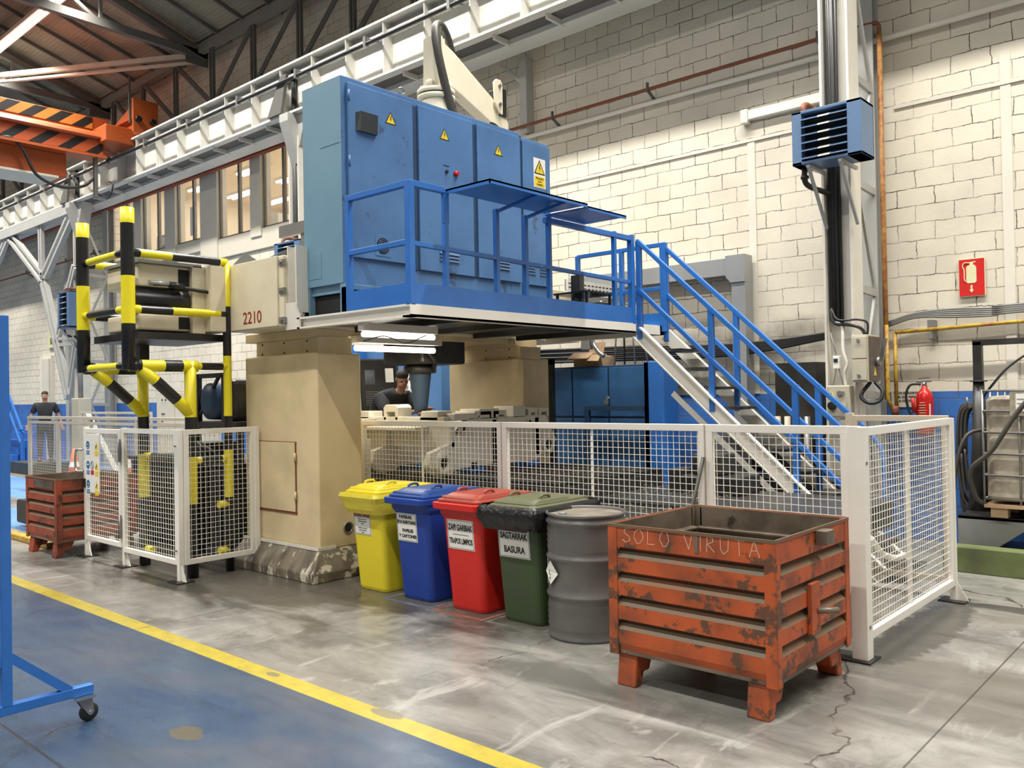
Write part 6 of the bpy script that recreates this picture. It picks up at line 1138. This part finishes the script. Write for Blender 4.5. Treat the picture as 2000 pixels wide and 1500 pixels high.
for i, (x, z) in enumerate(((-17.5, 1.75), (-17.35, 1.75), (-17.5, 1.45), (-17.42, 1.45), (-17.5, 1.3))): obj('switch', MB().lathe([(.02, 8.47), (.02, 8.485)], (x, 0, z), 8, 'y'), M['ink'], t)
t = T('grey_motor_box', 'small grey electrical housing with a conduit at the foot of the left column', 'electrical box', (-22, 8.6, 0)); obj('body', MB().box(-22.35, -21.9, 8.5, 8.8, 0, 1.83), M['boxgrey'], t, .02); obj('conduit', MB().tube([(-22.15, 8.65, 1.83), (-22.15, 8.65, 3.0)], .06, 10), M['grey'], t)
t = T('white_board', 'white notice board in a blue frame behind the barrier diagonals', 'notice board', (-14.6, 9.6, 0)); obj('board', MB().box(-15.6, -13.9, 9.6, 9.63, .7, 2.05), M['paper'], t); obj('frame', MB().box(-15.66, -15.6, 9.58, 9.65, 0, 2.15).box(-13.9, -13.84, 9.58, 9.65, 0, 2.15).box(-15.6, -13.9, 9.58, 9.65, 2.05, 2.15).box(-15.6, -13.9, 9.58, 9.65, .62, .7), M['rail'], t)
b = MB()
for i in range(10): b.box(-15.45, -14.05 - .1 * (i % 3), 9.597, 9.6, .85 + i * .11, .86 + i * .11)
obj('printed_rows', b, M['grey'], t)
t = T('floor_machine_part', 'dark machine casting lying on the floor left of the small red crate', 'machine part', (-12.6, 4.6, 0)); obj('body', MB().box(-13.3, -12.0, 4.3, 4.9, .05, .38), M['grime'], t, .03); obj('top_part', MB().lathe([(.12, -13.0), (.2, -12.95), (.2, -12.5), (.1, -12.45)], (0, 4.6, .48), 18, 'x'), M['grime'], t); obj('yellow_mark', MB().box(-12.1, -12.0, 4.29, 4.3, .1, .16), M['yellow'], t)
tag(obj('yellow_kerb', MB().box(-13.6, -10.9, 3.85, 3.97, 0, .07), M['gas'], None, .01), 'worn yellow kerb strip on the floor beside the small red crate', 'kerb')
t = T('exit_sign', 'small pale safety sign above the far doorway', 'sign', (-28.3, 10.25, 3.6)); obj('board', MB().box(-28.7, -28.2, 10.24, 10.29, 3.45, 4.1), M['signcream'], t); obj('symbol', MB().box(-28.5, -28.3, 10.235, 10.24, 3.55, 3.75), M['green'], t)
# rolling rack in the left foreground
rk = T('rolling_rack', 'blue square-tube rolling rack on a caster at the left edge', 'rack', (-4.86, 1.5, 0))
obj('post', MB().box(-4.885, -4.835, 1.49, 1.54, .19, 2.19), M['rail'], rk, .004); obj('base_bar', MB().box(-4.885, -4.835, .9, 1.94, .15, .2), M['rail'], rk, .004)
obj('brace', MB().bar((-4.86, 1.53, .44), (-4.86, 1.82, .19), .045), M['rail'], rk); obj('brace', MB().bar((-4.86, 1.5, .44), (-4.86, 1.2, .19), .045), M['rail'], rk); obj('panel', MB().box(-4.87, -4.85, .8, 1.487, .75, 2.1), M['paper'], rk)
cs = obj('caster_plate', MB().box(-4.91, -4.81, 1.84, 1.94, .135, .15), M['chrome'], rk); obj('fork', MB().prism([(1.85, .135), (1.93, .135), (1.94, .05), (1.91, .04)], 'x', -4.885, -4.88).prism([(1.85, .135), (1.93, .135), (1.94, .05), (1.91, .04)], 'x', -4.84, -4.835), M['steel'], cs); obj('wheel', MB().lathe([(.02, -4.878), (.046, -4.874), (.05, -4.866), (.05, -4.854), (.046, -4.846), (.02, -4.842)], (0, 1.92, .05), 24, 'x'), M['rubber'], cs)
obj('axle', MB().lathe([(.012, -4.89), (.012, -4.83)], (0, 1.92, .05), 12, 'x'), M['chrome'], cs)
tag(obj('bent_plate', MB().tube(spline([(-2.0, 5.75, .75), (-1.995, 5.95, .62), (-1.995, 6.2, .55), (-1.995, 6.4, .54)]), .022, 6), M['whitefence']), 'bent white plastic strip hanging inside the side mesh fence', 'strip')
